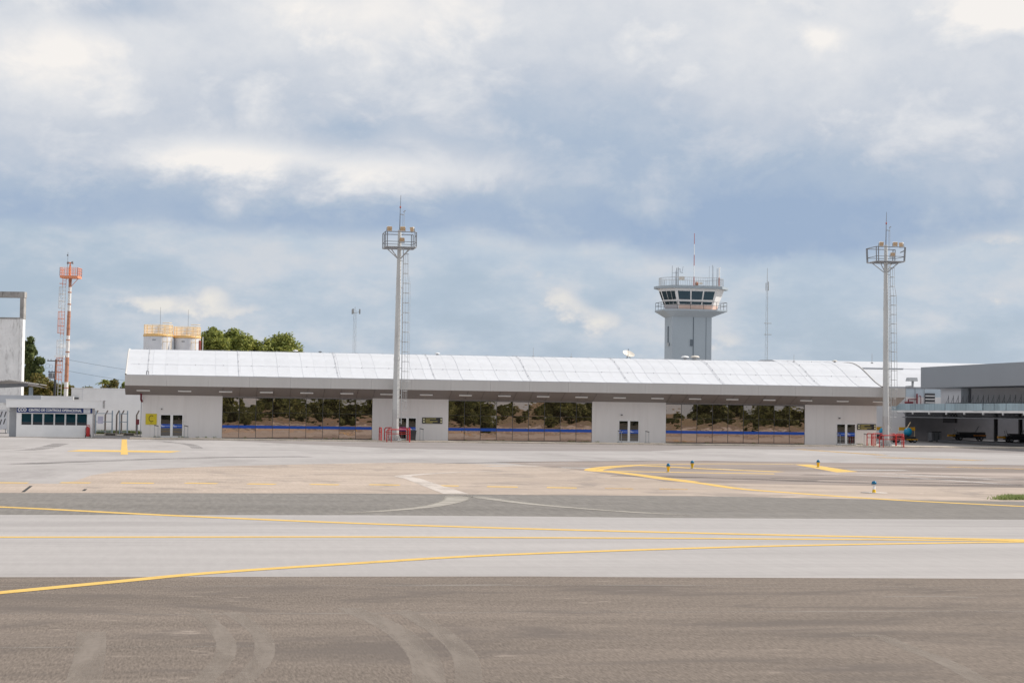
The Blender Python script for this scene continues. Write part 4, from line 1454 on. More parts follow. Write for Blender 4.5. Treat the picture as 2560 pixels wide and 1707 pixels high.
m.build('crossbar', STEEL, t)

# ------------------------------------------------------------------ things on the terminal roof
def roof_z(y):
    for (ya, za), (yb, zb) in zip(prof[:-1], prof[1:]):
        if ya <= y <= yb:
            return za + (zb - za) * (y - ya) / (yb - ya)
    return prof[0][1]


u, _ = fac(1570, 893, 8.5)
ds = thing('satellite_dish', 'cream satellite dish tilted upward on the roof left of the control tower', 'satellite dish', F3(u, 8.5, roof_z(8.5) + 0.0), YAW)
ds.scale = (0.76, 0.76, 0.76)
m = MB()
for x, y in ((-0.35, -0.3), (0.35, -0.3), (0.0, 0.35)):
    m.tube((x, y, 0), (0.0, 0, 0.62), 0.035, None, 6)
m.build('stand', STEELD, ds)
pr = []
for k in range(9):
    r_ = 0.86 * k / 8
    pr.append((max(r_, 0.001), 0.30 * (k / 8) ** 2))
MB().lathe(pr, 24).lathe([(0.86, 0.30), (0.87, 0.285), (0.6, 0.09), (0.001, -0.03)], 24).build('dish', DISHM, ds, (0.02, 0, 0.55), (R(30), R(12), 0))
MB().tube((0.0, -0.05, 0.65), (-0.10, -0.55, 1.30), 0.02).box(-0.16, -0.04, -0.62, -0.5, 1.25, 1.4).build('feed_arm', STEELD, ds)
for px, lab, sz in ((1712, 'low white vent cowl on the roof in front of the control tower', 0.45), (1737, 'cream vent cowl on the roof in front of the control tower', 0.50),
                    (738, 'small white vent at the roof crest right of the green trees', 0.28), (800, 'tiny dark vent at the roof crest left of the left floodlight mast', 0.20),
                    (1093, 'small white vent at the roof crest right of the left floodlight mast', 0.28), (2086, 'small pale vent at the roof crest left of the right floodlight mast', 0.3)):
    u = fac(px, 895, 7.5)[0]
    v = thing('roof_vent', lab, 'vent', F3(u, 7.4, roof_z(7.4)), YAW, 'vents on the terminal roof')
    MB().tube((0, 0, 0), (0, 0, sz * 0.6), sz * 0.4, None, 10).build('stub', STEEL, v)
    MB().lathe([(sz * 0.9, sz * 0.55), (sz, sz * 0.65), (sz * 0.7, sz * 0.9), (0.001, sz * 1.0)], 14).build('cowl', DARKM if px == 800 else (DISHM if px in (1737, 2086) else WHITE), v)
for px, h, lab in ((1333, 1.0, 'short thin rod on the roof crest right of the left floodlight mast'), (1428, 0.5, 'pair of short rods on the roof left of the satellite dish'),
                   (1985, 0.8, 'short thin rod on the roof right of the lattice mast'), (368, 0.45, 'short white stub at the roof crest near the left roof end'), (2180, 1.1, 'thin rod above the roof just left of the right floodlight mast')):
    u = fac(px, 895, 8.0)[0]
    v = thing('roof_rod', lab, 'rod', F3(u, 8.0, roof_z(8.0)), YAW, 'short rods on the terminal roof')
    MB().tube((0, 0, 0), (0, 0, h), 0.03, 0.02, 6).build('rod', STEEL, v)
    MB().box(-0.10, 0.10, -0.1, 0.1, 0, 0.12).build('foot', STEEL, v)
u = fac(369, 935, -3.0)[0]
v = thing('roof_bracket', 'small dark bracket on the roof edge above the left end of the fascia', 'bracket', F3(u, -3.3, roof_z(-3.3) + 0.03), YAW)
MB().box(-0.13, -0.08, -0.05, 0.05, 0, 0.28).box(0.08, 0.13, -0.05, 0.05, 0, 0.28).box(-0.13, 0.13, -0.05, 0.05, 0.28, 0.33).build('hoop', DARKM, v)

# ------------------------------------------------------------------ operations office on the left
cu_, cd_ = gl(40, 1091.4, 0.05)
of = thing('operations_office', 'low white office with blue name board and six teal windows, left of the terminal', 'office', F3(cu_, cd_, 0), YAW)
def oc(px, py):
    u_, z_ = fac(px, py, cd_)
    return u_ - cu_, z_
ow = oc(231, 1050)[0]
zs0, zs1 = oc(60, 1018.3)[1], oc(60, 997.8)[1]
OD = 4.2
x0 = oc(54, 1045)[0]; x6 = oc(217, 1048)[0]
zw0, zw1 = oc(140, 1062.3)[1], oc(140, 1034.3)[1]
wl = MB()
wl.box(0, ow, 0, 0.2, 0, zw0)
wl.box(0, ow, 0, 0.2, zw1, zs0)
wl.box(0, x0, 0, 0.2, zw0, zw1)
wl.box(x6, ow, 0, 0.2, zw0, zw1)
wl.build('front_wall', WHITE, of)
MB().box(ow - 0.2, ow, 0.202, OD, 0, zs0).build('side_wall', WHITE, of)
MB().box(0.0, 0.2, 0.202, OD, 0, zs0).build('side_wall', WHITE, of)
MB().box(0.2, ow - 0.2, OD - 0.2, OD, 0, zs0).build('rear_wall', WHITE, of)
rl, rr_ = oc(16, 1000)[0], oc(257, 1005)[0]
MB().box(rl, rr_, -0.28, OD + 0.4, zs0 + 0.002, zs1 - 0.08).build('roof_slab', WHITE, of)
MB().box(rl - 0.04, rr_ + 0.04, -0.32, OD + 0.44, zs1 - 0.078, zs1).build('roof_cap', WHITE, of)
wx = [(54, 78.5), (82, 106.2), (110, 134), (137.3, 161.5), (165, 189), (192.3, 217)]
for a, b in wx:
    xa, xb = oc(a, 1048)[0], oc(b, 1048)[0]
    fr_ = MB().box(xa - 0.05, xa, 0.0, 0.12, zw0, zw1).box(xb, xb + 0.05, 0.0, 0.12, zw0, zw1).build('window', WHITE, of)
    MB().box(xa, xb, 0.09, 0.11, zw0 + 0.27, zw1).build('pane', TEALG, fr_)
    MB().box(xa, xb, 0.08, 0.11, zw0, zw0 + 0.266).build('lower_pane', BLACKP, fr_)
bz0, bz1 = oc(135, 1031.8)[1], zs0 - 0.01
bd_ = MB().box(0.02, ow - 0.02, -0.09, -0.02, bz0, bz1).build('name_board', NAVY, of)
hb = bz1 - bz0
text_mesh('lettering', 'CCO', 0.44, WHITE, bd_, (oc(44.5, 1025)[0], -0.094, bz0 + 0.12), bold=0.016, width=oc(66.5, 1025)[0] - oc(44.5, 1025)[0])
text_mesh('lettering', 'CENTRO DE CONTROLE OPERACIONAL', 0.34, WHITE, bd_, (oc(72, 1025)[0], -0.094, bz0 + 0.13), bold=0.010, width=oc(204.5, 1025)[0] - oc(72, 1025)[0])
pa, pb = oc(209, 1025)[0], oc(226, 1025)[0]
MB().box(pa, pb, -0.10, -0.091, bz0 + 0.02, bz1 - 0.03).build('white_plate', TANKW, bd_)
m = MB()
for k, w in ((0.30, 0.8), (0.42, 0.65), (0.62, 0.9), (0.8, 0.5)):
    m.box(pa + 0.06, pa + 0.06 + (pb - pa - 0.12) * w, -0.104, -0.101, bz0 + hb * k, bz0 + hb * (k + 0.05))
m.build('plate_print', pm('grey_print', (0.42, 0.42, 0.46), 0.6), bd_)
# recessed grey wall left of the office
gw = thing('grey_side_wall', 'grey recessed wall under the left end of the office roof', 'wall', F3(cu_ + rl + 0.1, cd_ + 2.2, 0), YAW)
MB().box(0, -rl - 0.1, 0, 0.2, 0, zs0).build('panel', pm('grey_wall_paint', (0.42, 0.43, 0.45), 0.8, var=0.04), gw)
# base strip in front
MB().box(-1.5, ow + 4.2, -0.5, 0.0, 0.0, 0.05).build('office_kerb', CREAM, kb, FRI @ F3(cu_, cd_, 0))

# extinguisher
eu = fac(219.5, 1090, cd_ - 0.45)[0]
ex = thing('wheeled_extinguisher', 'red wheeled fire extinguisher at the right corner of the white office', 'extinguisher', F3(eu, cd_ - 0.48, 0.05), YAW)
MB().lathe([(0.001, 0.10), (0.13, 0.11), (0.15, 0.2), (0.15, 0.86), (0.12, 0.97), (0.05, 1.03), (0.05, 1.1), (0.001, 1.1)], 16).build('cylinder', RED, ex)
m = MB()
m.path([(-0.17, 0.12, 0.1), (-0.17, 0.14, 0.95), (-0.12, 0.12, 1.2), (0.12, 0.12, 1.2), (0.17, 0.14, 0.95), (0.17, 0.12, 0.1)], 0.028, 6)
m.build('handle_frame', RED, ex)
for s in (-1, 1):
    MB().tube((s * 0.19, 0.1, 0.15), (s * 0.25, 0.1, 0.15), 0.15, None, 14).build('wheel', RUBBER, ex)
m = MB()
m.path([(-0.05, -0.08, 1.06), (-0.22, -0.12, 0.9), (-0.24, -0.12, 0.5), (-0.16, -0.12, 0.3)], 0.022, 6)
m.build('hose', RUBBER, ex)

# low building behind the office (white parapet) and striped board at the far left
Yb = 196.0
p0, p1 = P(-60, 1000, Yb), P(178, 998, Yb)
lb = thing('flat_roofed_block', 'long pale flat-roofed block just behind the white office', 'building', (p0.x, p0.y, 0), YAW)
wid = p1.x - p0.x
zt_, zb_ = P(60, 988.3, Yb).z, P(60, 1005, Yb).z
MB().box(0, wid - 3.4, -0.2, 6, zb_ - 0.1, zt_ + 0.02).build('parapet', pm('pale_blue_grey_paint', (0.50, 0.52, 0.56), 0.7, var=0.03), lb)
MB().box(wid - 3.4, wid, -0.25, 0.5, zb_ - 0.1, zt_).build('parapet', WHITE, lb)
MB().box(3.2, wid, 0.6, 5.8, 0, zb_ - 0.1).build('wall', WHITE, lb)
hz = thing('striped_board', 'board with slanted black and white stripes at the far left edge', 'board', P(-6, 1082, 197), 0)
hz.location.z = 0
MB().box(0, 0.95, 0, 0.06, 0.5, 2.55).build('panel', TANKW, hz)
m = MB()
for x, z in ((0.15, 0.9), (0.55, 1.0), (0.62, 1.75), (0.2, 1.75)):
    m.face([(x, -0.01, z), (x + 0.12, -0.01, z), (x + 0.3, -0.01, z + 0.6), (x + 0.18, -0.01, z + 0.6)])
m.build('stripe', DARKM, hz)
MB().box(0.1, 0.16, 0.0, 0.06, 0, 0.5).box(0.8, 0.86, 0.0, 0.06, 0, 0.5).build('leg', STEELD, hz)

# white annex behind the fence
Ya = 224.0
a0, a1 = P(178, 1000, Ya), P(372, 1000, Ya)
an = thing('white_annex', 'plain white annex wall standing behind the fence beside the terminal', 'building', (a0.x, a0.y, 0), YAW)
ah = P(265, 972.5, Ya).z
MB().box(0, 14, 0, 9, 0, ah).build('wall', WHITE, an)
MB().box(-0.05, 14.05, -0.06, 9.05, ah + 0.002, ah + 0.12).build('coping', WHITE, an)
MB().box(0.0, 0.9, -0.5, -0.003, P(186, 997, Ya).z, P(186, 993, Ya).z).build('dark_ledge', DARKM, an)
MB().box(1.3, 1.34, -0.03, -0.003, 0.0, ah).build('wall_joint', TANKW, an)

# fence and gate between office and terminal
Yf = 201.0
def fpt(px, py): return P(px, py, Yf)
fz = fpt(300, 1030).z
for px, lab in ((263, 'bent concrete fence post nearest the office'), (291.5, 'bent concrete fence post between the two gate leaves'),
                (303.5, 'bent concrete fence post beside the narrow gate leaf'), (341.5, 'bent concrete fence post nearest the terminal'), (238.5, 'bent concrete fence post against the office corner'),
                (27.5, 'pale bent fence post in front of the grey recessed wall')):
    Yp = Yf if px > 100 else cd_ and P(27, 1085, 182.5).y
    b = P(px, 1060, Yp)
    p = thing('fence_post', lab, 'fence post', (b.x, b.y, 0), 0, 'bent concrete fence posts')
    h1 = P(px, 1037, Yp).z
    s = 1 if px not in (27.5,) else -1
    m = MB()
    m.box(-0.08, 0.08, -0.08, 0.08, 0, h1)
    m.build('shaft', POSTB if px > 100 else pm('pale_post', (0.5, 0.49, 0.47), 0.9), p)
    MB().loft([[(-0.078, -0.078, h1), (0.078, -0.078, h1), (0.078, 0.078, h1), (-0.078, 0.078, h1)],
               [(s * 0.26 - 0.06, -0.06, h1 + 0.52), (s * 0.26 + 0.06, -0.06, h1 + 0.48), (s * 0.26 + 0.06, 0.06, h1 + 0.48), (s * 0.26 - 0.06, 0.06, h1 + 0.52)]]).build('cranked_top', POSTB if px > 100 else MATS['pale_post'], p)
for (pa_, pb_, lab, w0_, w1_) in ((239.5, 281, 'wide blue-grey tube gate leaf next to the office', 0.0, 0.14), (299, 319, 'narrow blue-grey tube gate leaf next to the terminal', 0.12, 0.09)):
    A0, B0 = P(pa_, 1060, Yf - 0.3), P(pb_, 1060, Yf - 0.3)
    gtt = thing('gate_leaf', lab, 'gate', (A0.x, A0.y, 0), 0, 'gate leaves in the fence')
    w = B0.x - A0.x
    zt1, zm1 = P(270, 1033.3, Yf).z, P(270, 1054, Yf).z
    MB().box(w - 0.09, w + 0.05, -0.05, 0.05, 0.1, P(280, 1026, Yf).z).build('stile', GATEB, gtt)
    MB().box(-0.06, 0.04, -0.05, 0.05, 0.1, P(280, 1026, Yf).z).build('stile', GATEB, gtt)
    for z in (zt1, zm1, 0.3):
        MB().box(0.042, w - 0.092, -0.035, 0.035, z - 0.04, z + 0.04).build('rail', GATEB, gtt)
    m = MB()
    x = 0.1
    while x < w - 0.1:
        m.tube((x, 0, 0.3), (x, 0, zt1), 0.004, None, 3, False)
        x += 0.1
    m.build('mesh_wire', STEEL, gtt)
w_ = thing('notice_plate', 'pale lilac notice plate hung on the wide gate leaf', 'plate', P(253, 1050, Yf - 0.42), 0)
MB().box(-0.38, 0.22, -0.02, 0.02, -0.38, 0.42).build('plate', pm('lilac_plate', (0.44, 0.44, 0.56), 0.6), w_)
for px, lab in ((276, 'dark drain opening in the kerb near the office'), (322, 'dark drain opening in the kerb near the terminal')):
    g0 = ground(px, 1086.5, 0.1)
    dr_ = thing('drain_opening', lab, 'drain', (g0.x, g0.y, 0), YAW, 'kerb drains')
    MB().box(-0.62, 0.62, 0, 0.5, 0.0, 0.26).build('kerb_block', CREAM, dr_)
    MB().box(-0.5, 0.5, -0.01, -0.003, 0.06, 0.2).build('slot', DRAIN, dr_)
# dark lane between office and terminal
q = [ground(237, 1089), ground(352, 1091), ground(352, 1083), ground(237, 1081)]
sheet('side_lane', [tuple((FRI @ p).xy) for p in q], 0.014, PAVE_SHOULDER)


def blades(name, pts, mat, n, h, spread, label, lean=0.5, width=0.03):
    m = MB()
    for k in range(n):
        a = random.choice(pts)
        x, y = a[0] + random.gauss(0, spread), a[1] + random.gauss(0, spread * 0.6)
        t = random.uniform(0, 6.28)
        hh = h * random.uniform(0.5, 1.2)
        w = width * random.uniform(0.6, 1.4)
        dx, dy = math.cos(t) * w, math.sin(t) * w
        lx, ly = random.gauss(0, lean) * hh, random.gauss(0, lean) * hh
        m.face([(x - dx, y - dy, 0.005), (x + dx, y + dy, 0.005), (x + lx + dx * 0.3, y + ly + dy * 0.3, hh)])
    o = m.build(name, mat)
    return tag(o, label, 'grass', None, 'stuff')


blades('grass', [tuple(P(x, 1078, 203).xy) for x in range(242, 352, 4)], LEAFD, 2600, 0.42, 0.35, 'dark grass strip along the foot of the fence', 0.4, 0.05)
blades('grass', [tuple(ground(x, 1243 + (x % 7)).xy) for x in range(2512, 2640, 5)], GRASSM, 4200, 0.15, 0.22, 'bright green grass tuft on the sandy strip at the right edge', 0.5, 0.02)
blades('weeds', [tuple(F3(x, -0.12, 0).xy) for x in [random.uniform(1, UL) for _ in range(38)]] , GRASSM, 1, 0.01, 0.05, 'tiny weeds along the terminal wall foot')
wd = bpy.data.objects['weeds']
bpy.data.objects.remove(wd)
m = MB()
for k in range(46):
    cx = random.uniform(0.5, UL)
    for j in range(14):
        x, y = cx + random.gauss(0, 0.12), -0.12 + random.gauss(0, 0.05)
        t = random.uniform(0, 6.28)
        hh = random.uniform(0.06, 0.22)
        m.face([(x - 0.02 * math.cos(t), y - 0.02 * math.sin(t), KERB), (x + 0.02 * math.cos(t), y + 0.02 * math.sin(t), KERB), (x + random.gauss(0, 0.06), y + random.gauss(0, 0.05), KERB + hh)])
o = m.build('weeds', GRASSM)
o.matrix_world = FR
tag(o, 'tiny weeds growing along the foot of the terminal wall', 'weeds', None, 'stuff')

# ------------------------------------------------------------------ beacon tower
YB = 208.0
bb = P(163.0, 1000, YB)
be = thing('beacon_tower', 'orange and white banded beacon pole with caged ladder behind the white office', 'beacon tower', (bb.x, bb.y, 0), 0)
bz = lambda py: P(170, py, YB).z
tx = P(175.8, 696, YB).x - bb.x - 0.0
cuts = [(1100, None), (955, BANDW), (893, RUSTOR), (839, BANDW), (777.6, RUSTOR), (718, BANDW), (694, RUSTOR)]
htop = bz(694)
xl = lambda z: tx * z / htop
rl_ = lambda z: 0.255 + (0.165 - 0.255) * z / htop
zprev = 0.0
for py, mt in cuts[1:]:
    zc = bz(py)
    MB().tube((xl(zprev), 0, zprev), (xl(zc), 0, zc), rl_(zprev), rl_(zc), 14).build('pole_band', mt, be)
    zprev = zc
m = MB()
for z in [k * 1.35 + 5 for k in range(10)]:
    if z < htop:
        m.tube((xl(z), 0, z), (xl(z), 0, z + 0.12), rl_(z) + 0.03, None, 14)
m.build('clamp_ring', RUSTOR, be)
zpl, zpr = bz(696), bz(670.5)
X = tx + 0.05
pw = 1.0
MB().box(X - pw, X + pw, -pw, pw, zpl, zpl + 0.22).build('platform', ORANGE, be)
m = MB()
for s in (-1, 1):
    for f in (0.22, 0.5, 0.75, 1.0):
        z = zpl + (zpr - zpl) * f
        m.tube((X - pw, s * pw, z), (X + pw, s * pw, z), 0.026, None, 5)
        m.tube((X + s * pw, -pw, z), (X + s * pw, pw, z), 0.026, None, 5)
    for k in range(9):
        x = X - pw + 2 * pw * k / 8
        m.tube((x, s * pw, zpl + 0.22), (x, s * pw, zpr), 0.03 if k in (0, 4, 8) else 0.013, None, 5)
        m.tube((X + s * pw, x - X, zpl + 0.22), (X + s * pw, x - X, zpr), 0.03 if k in (0, 4, 8) else 0.013, None, 5)
m.build('platform_rail', ORANGE, be)
MB().tube((X - 0.1, 0, zpl + 0.22), (X - 0.1, 0, bz(664)), 0.14, 0.11, 10).build('beacon_stem', ORANGE, be)
zl = bz(657)
MB().tube((X - 0.24, 0, zl), (X + 0.04, 0, zl + 0.02), 0.06).box(X - 0.16, X - 0.04, -0.06, 0.06, bz(664), zl).build('beacon_yoke', ORANGE, be)
for s in (-1, 1):
    MB().tube((X - 0.1 + s * 0.14, 0, zl), (X - 0.1 + s * 0.34, 0, zl + 0.03), 0.13, 0.17, 12).build('beacon_lamp', STEELD, be)
MB().tube((X - 0.42, 0.1, zpl + 0.2), (X - 0.40, 0.1, bz(630)), 0.03, 0.02, 6).box(X - 0.5, X - 0.36, 0.04, 0.16, bz(640), bz(636)).build('lightning_rod', STEELD, be)
MB().tube((X + 0.85, 0, zpl), (tx + 0.18, 0, zpl - 0.85), 0.035).build('brace', ORANGE, be)
# ladder in banded sections
zsec = [0.2, bz(955), bz(893), bz(839), bz(777.6), bz(716), zpl]
for k in range(6):
    z0_, z1_ = zsec[k], zsec[k + 1]
    mt = BANDW if k % 2 == 0 else ORANGE
    m = MB()
    lxx = lambda z: xl(z) - 0.62 - 0.12 * (1 - z / htop)
    for dx in (-0.22, 0.16):
        m.tube((lxx(z0_) + dx, 0, z0_), (lxx(z1_) + dx, 0, z1_), 0.032, None, 5)
    z = z0_ + 0.2
    while z < z1_:
        m.tube((lxx(z) - 0.22, 0, z), (lxx(z) + 0.16, 0, z), 0.022, None, 5)
        z += 0.42
    m.build('ladder_section', mt, be)
    if k > 0:
        c_ = MB()
        z = z0_ + 0.3
        prev = None
        while z < z1_:
            x = lxx(z)
            rg = [Vector((x + 0.16, 0, z)), Vector((x + 0.05, -0.4, z)), Vector((x - 0.28, -0.45, z)), Vector((x - 0.52, -0.25, z)), Vector((x - 0.52, 0.1, z)), Vector((x - 0.22, 0, z))]
            c_.path(rg, 0.026, 4)
            if prev:
                for j in (1, 2, 3, 4):
                    c_.tube(prev[j], rg[j], 0.02, None, 4, False)
            prev = rg
            z += 0.8
        c_.build('ladder_cage', mt, be)
MB().box(xl(bz(889)) - 1.35, xl(bz(889)) - 0.25, -0.5, 0.3, bz(893), bz(889)).build('rest_platform', WHITE, be)

# ------------------------------------------------------------------ water tanks
YT = 214.0
for i, (xa, xb, rim, lab) in enumerate(((358.5, 431, 838.5, 'left white water tank with orange rim and railing above the roof'), (433, 500, 843.0, 'right white water tank with orange rim and railing above the roof'))):
    Yk = YT + i * 1.5
    c0 = P((xa + xb) / 2, 900, Yk)
    r_ = (xb - xa) / 2 * Yk / FPX
    zk = P((xa + xb) / 2, rim, Yk).z
    tk = thing('water_tank', lab, 'water tank', (c0.x, c0.y, 0), 0, 'white water tanks behind the terminal')
    MB().lathe([(r_, 0), (r_, zk - 0.16)], 32).build('tank_shell', TANKW, tk)
    MB().lathe([(r_ + 0.02, zk - 0.16), (r_ + 0.05, zk - 0.14), (r_ + 0.05, zk + 0.10), (r_ - 0.02, zk + 0.12), (0.001, zk + 0.30)], 32).build('rim', TANKY, tk)
    hrl = P(400, 813 if i == 0 else 817, Yk).z - zk
    m = MB()
    for j in range(7):
        z = zk + 0.15 + (hrl - 0.15) * j / 6
        pts = [(r_ * 0.985 * math.cos(2 * math.pi * q / 28), r_ * 0.985 * math.sin(2 * math.pi * q / 28), z) for q in range(29)]
        m.path(pts, 0.028, 4)
    for q in range(14):
        a = 2 * math.pi * q / 14
        m.tube((r_ * 0.985 * math.cos(a), r_ * 0.985 * math.sin(a), zk), (r_ * 0.985 * math.cos(a), r_ * 0.985 * math.sin(a), zk + hrl), 0.035, None, 5)
    m.build('railing', RAILY, tk)
    # ladder on the right front
    m = MB()
    lx, ly = r_ * 0.62, -r_ * 0.80
    for dx in (-0.25, 0.25, 0.7):
        m.tube((lx + dx, ly - 0.1, 0), (lx + dx, ly - 0.1, zk + 0.3), 0.04, None, 5)
    z = 4.0
    while z < zk:
        m.tube((lx - 0.25, ly - 0.1, z), (lx + 0.7, ly - 0.1, z), 0.03, None, 5)
        z += 1.1
    for j in range(6):
        z = zk + 0.1 + j * 0.26
        m.path([(lx - 0.3, ly - 0.1, z), (lx - 0.2, ly - 0.55, z), (lx + 0.5, ly - 0.55, z), (lx + 0.75, ly - 0.1, z)], 0.035, 4)
    m.build('ladder', RAILY, tk)
    MB().tube((0.25 if i == 0 else 0.15, -0.3, zk), (0.25 if i == 0 else 0.15, -0.3, P(399, 768 if i == 0 else 774, Yk).z), 0.028, 0.015, 6).build('lightning_rod', STEELD, tk)
    # small dark mark on the shell
    m = MB()
    for j in range(4):
        a = R(-103 + j * 3.6)
        b = R(-103 + j * 3.6 + 2.6)
        rr0 = r_ + 0.004
        z = zk - 0.62
        m.face([(rr0 * math.cos(a), rr0 * math.sin(a), z), (rr0 * math.cos(b), rr0 * math.sin(b), z - 0.02), (rr0 * math.cos(b), rr0 * math.sin(b), z + 0.12), (rr0 * math.cos(a), rr0 * math.sin(a), z + 0.14)])
    m.build('dark_mark', STEELD, tk)
c0 = P(499, 900, YT - 1.0)
pp = thing('riser_pipes', 'dark red and white riser pipes at the right tank', 'pipes', (c0.x, c0.y, 0), 0)
MB().tube((0, 0, 0), (0, 0, P(499, 852, YT).z), 0.16, None, 10).build('pipe', pm('brick_red_paint', (0.33, 0.08, 0.06), 0.6), pp)
MB().tube((0.32, 0, 0), (0.32, 0, P(505, 843, YT).z), 0.05, None, 8).build('pipe', TANKW, pp)

# ------------------------------------------------------------------ old concrete frame at the far left
YO = 226.0
o0 = P(-80, 1000, YO)
old = thing('concrete_frame', 'stained pale concrete tower slab with an open frame on top at the left edge', 'concrete tower', (o0.x, o0.y, 0), 0)
ox = lambda px, py: (P(px, py, YO).x - o0.x, P(px, py, YO).z)
xr = ox(58.5, 860)[0]
xi = ox(48.0, 860)[0]
zwt, zbt, zbb = ox(30, 797)[1], ox(30, 729)[1], ox(30, 743.5)[1]
MB().box(0, xi - 0.05, 0.12, 1.0, 0, zwt).build('wall_slab', OLDC, old)
MB().box(xi, xr - 0.12, 0.0, 1.1, 0, zwt).build('column', OLDC, old)
MB().box(xi - 0.02, xr - 0.06, 0.0, 1.1, zwt + 0.002, zbb).build('frame_post', OLDC2, old)
MB().box(0, xr, -0.04, 1.15, zbb + 0.002, zbt).build('frame_beam', OLDC2, old)
MB().box(0, xi - 0.05, 0.05, 1.02, zwt + 0.002, zwt + 0.18).build('wall_cap', OLDC2, old)
rfl = thing('sheet_awning', 'sagging grey sheet awning in front of the stained concrete slab', 'awning', P(-60, 1000, 214), 0)
rfl.location.z = 0
ax = lambda px, py: (P(px, py, 214).x - rfl.location.x, P(px, py, 214).z)
pts_t = [ax(-60, 958), ax(22, 949.5), ax(52, 954), ax(94, 960)]
m = MB()
for (xa, za), (xb, zb) in zip(pts_t[:-1], pts_t[1:]):
    m.face([(xa, 0, za), (xb, 0, zb), (xb, 5, zb - 0.15), (xa, 5, za - 0.15)])
    m.face([(xa, 0, za - 0.10), (xa, 5, za - 0.45), (xb, 5, zb - 0.45), (xb, 0, zb - 0.10)])
    m.face([(xa, 0, za - 0.10), (xb, 0, zb - 0.10), (xb, 0, zb), (xa, 0, za)])
    n = 9
    for k in range(n):
        x = xa + (xb - xa) * k / n
        z = za + (zb - za) * k / n
        m.tube((x, 0, z + 0.02), (x, 5, z - 0.13), 0.05, None, 5, False)
m.build('sheet', ASBEST, rfl)
m = MB()
(xa, za), (xb, zb) = ax(-60, 972), ax(64, 966)
m.face([(xa, 1.0, za), (xb, 1.0, zb), (xb, 1.0, zb + 0.4), (xa, 1.0, za + 0.55)])
m.build('under_beam', STEELD, rfl)
for px in (70.0, -30.0):
    MB().box(ax(px, 980)[0] - 0.2, ax(px, 980)[0] + 0.2, 1.1, 1.5, 0, ax(px, 967)[1]).build('post', pm('blue_grey_post', (0.28, 0.33, 0.38), 0.8), rfl)

# utility pole
YU = 216.0
u0 = P(136.5, 985, YU)
up = thing('utility_pole', 'dark power pole with crossarms and transformer left of the beacon pole', 'utility pole', (u0.x, u0.y, 0), 0)
uz = lambda py: P(138, py, YU).z
tx_ = P(140.5, 898, YU).x - u0.x
MB().tube((-0.1, 0, 0), (tx_, 0, uz(898)), 0.17, 0.12, 10).build('pole', WOODP, up)
for py, xa, xb in ((902, -0.95, 0.85), (930, -0.8, 0.75)):
    z = uz(py)
    arm = MB().box(xa, xb, -0.08, 0.0, z - 0.05, z + 0.05).build('crossarm', WOODP, up)
    m = MB()
    for x in (xa + 0.1, xa + 0.45, xb - 0.5, xb - 0.1):
        m.tube((x, -0.04, z + 0.05), (x, -0.04, z + 0.22), 0.045, 0.03, 6)
    m.build('insulator', pm('insulator_brown', (0.10, 0.05, 0.04), 0.4), arm)
tr_ = MB().tube((-0.42, -0.1, uz(946)), (-0.42, -0.1, uz(932)), 0.27, None, 14).build('transformer', STEELD, up)
m = MB()
for k in range(6):
    a = k * math.pi / 3
    m.box(-0.42 + 0.30 * math.cos(a) - 0.03, -0.42 + 0.30 * math.cos(a) + 0.03, -0.1 + 0.3 * math.sin(a) - 0.03, -0.1 + 0.3 * math.sin(a) + 0.03, uz(945), uz(933))
m.build('cooling_fin', STEELD, tr_)
m = MB()
for k in range(12):
    a0, a1 = 2 * math.pi * k / 12, 2 * math.pi * (k + 1) / 12
    for cx, cz, r_ in ((-0.9, uz(915), 0.26), (-0.5, uz(916), 0.22)):
        m.tube((cx + r_ * math.cos(a0), 0, cz + r_ * math.sin(a0)), (cx + r_ * math.cos(a1), 0, cz + r_ * math.sin(a1)), 0.014, None, 4, False)
m.build('cable_loop', STEELD, up)
for k, (py, dz) in enumerate(((900, 0.0), (928, 0.0))):
    m = MB()
    a, b = Vector((u0.x + 0.7, YU, uz(py) + 0.2)), Vector((u0.x + 42, YU + 20, uz(py) - 2.6))
    n = 24
    ps = [a.lerp(b, i / n) - Vector((0, 0, 4 * 1.2 * (i / n) * (1 - i / n))) for i in range(n + 1)]
    m.path(ps, 0.014, 4)
    o = m.build('power_cable', DARKM)
    tag(o, ('upper' if k == 0 else 'lower') + ' sagging power cable running right from the utility pole', 'cable', 'power cables')


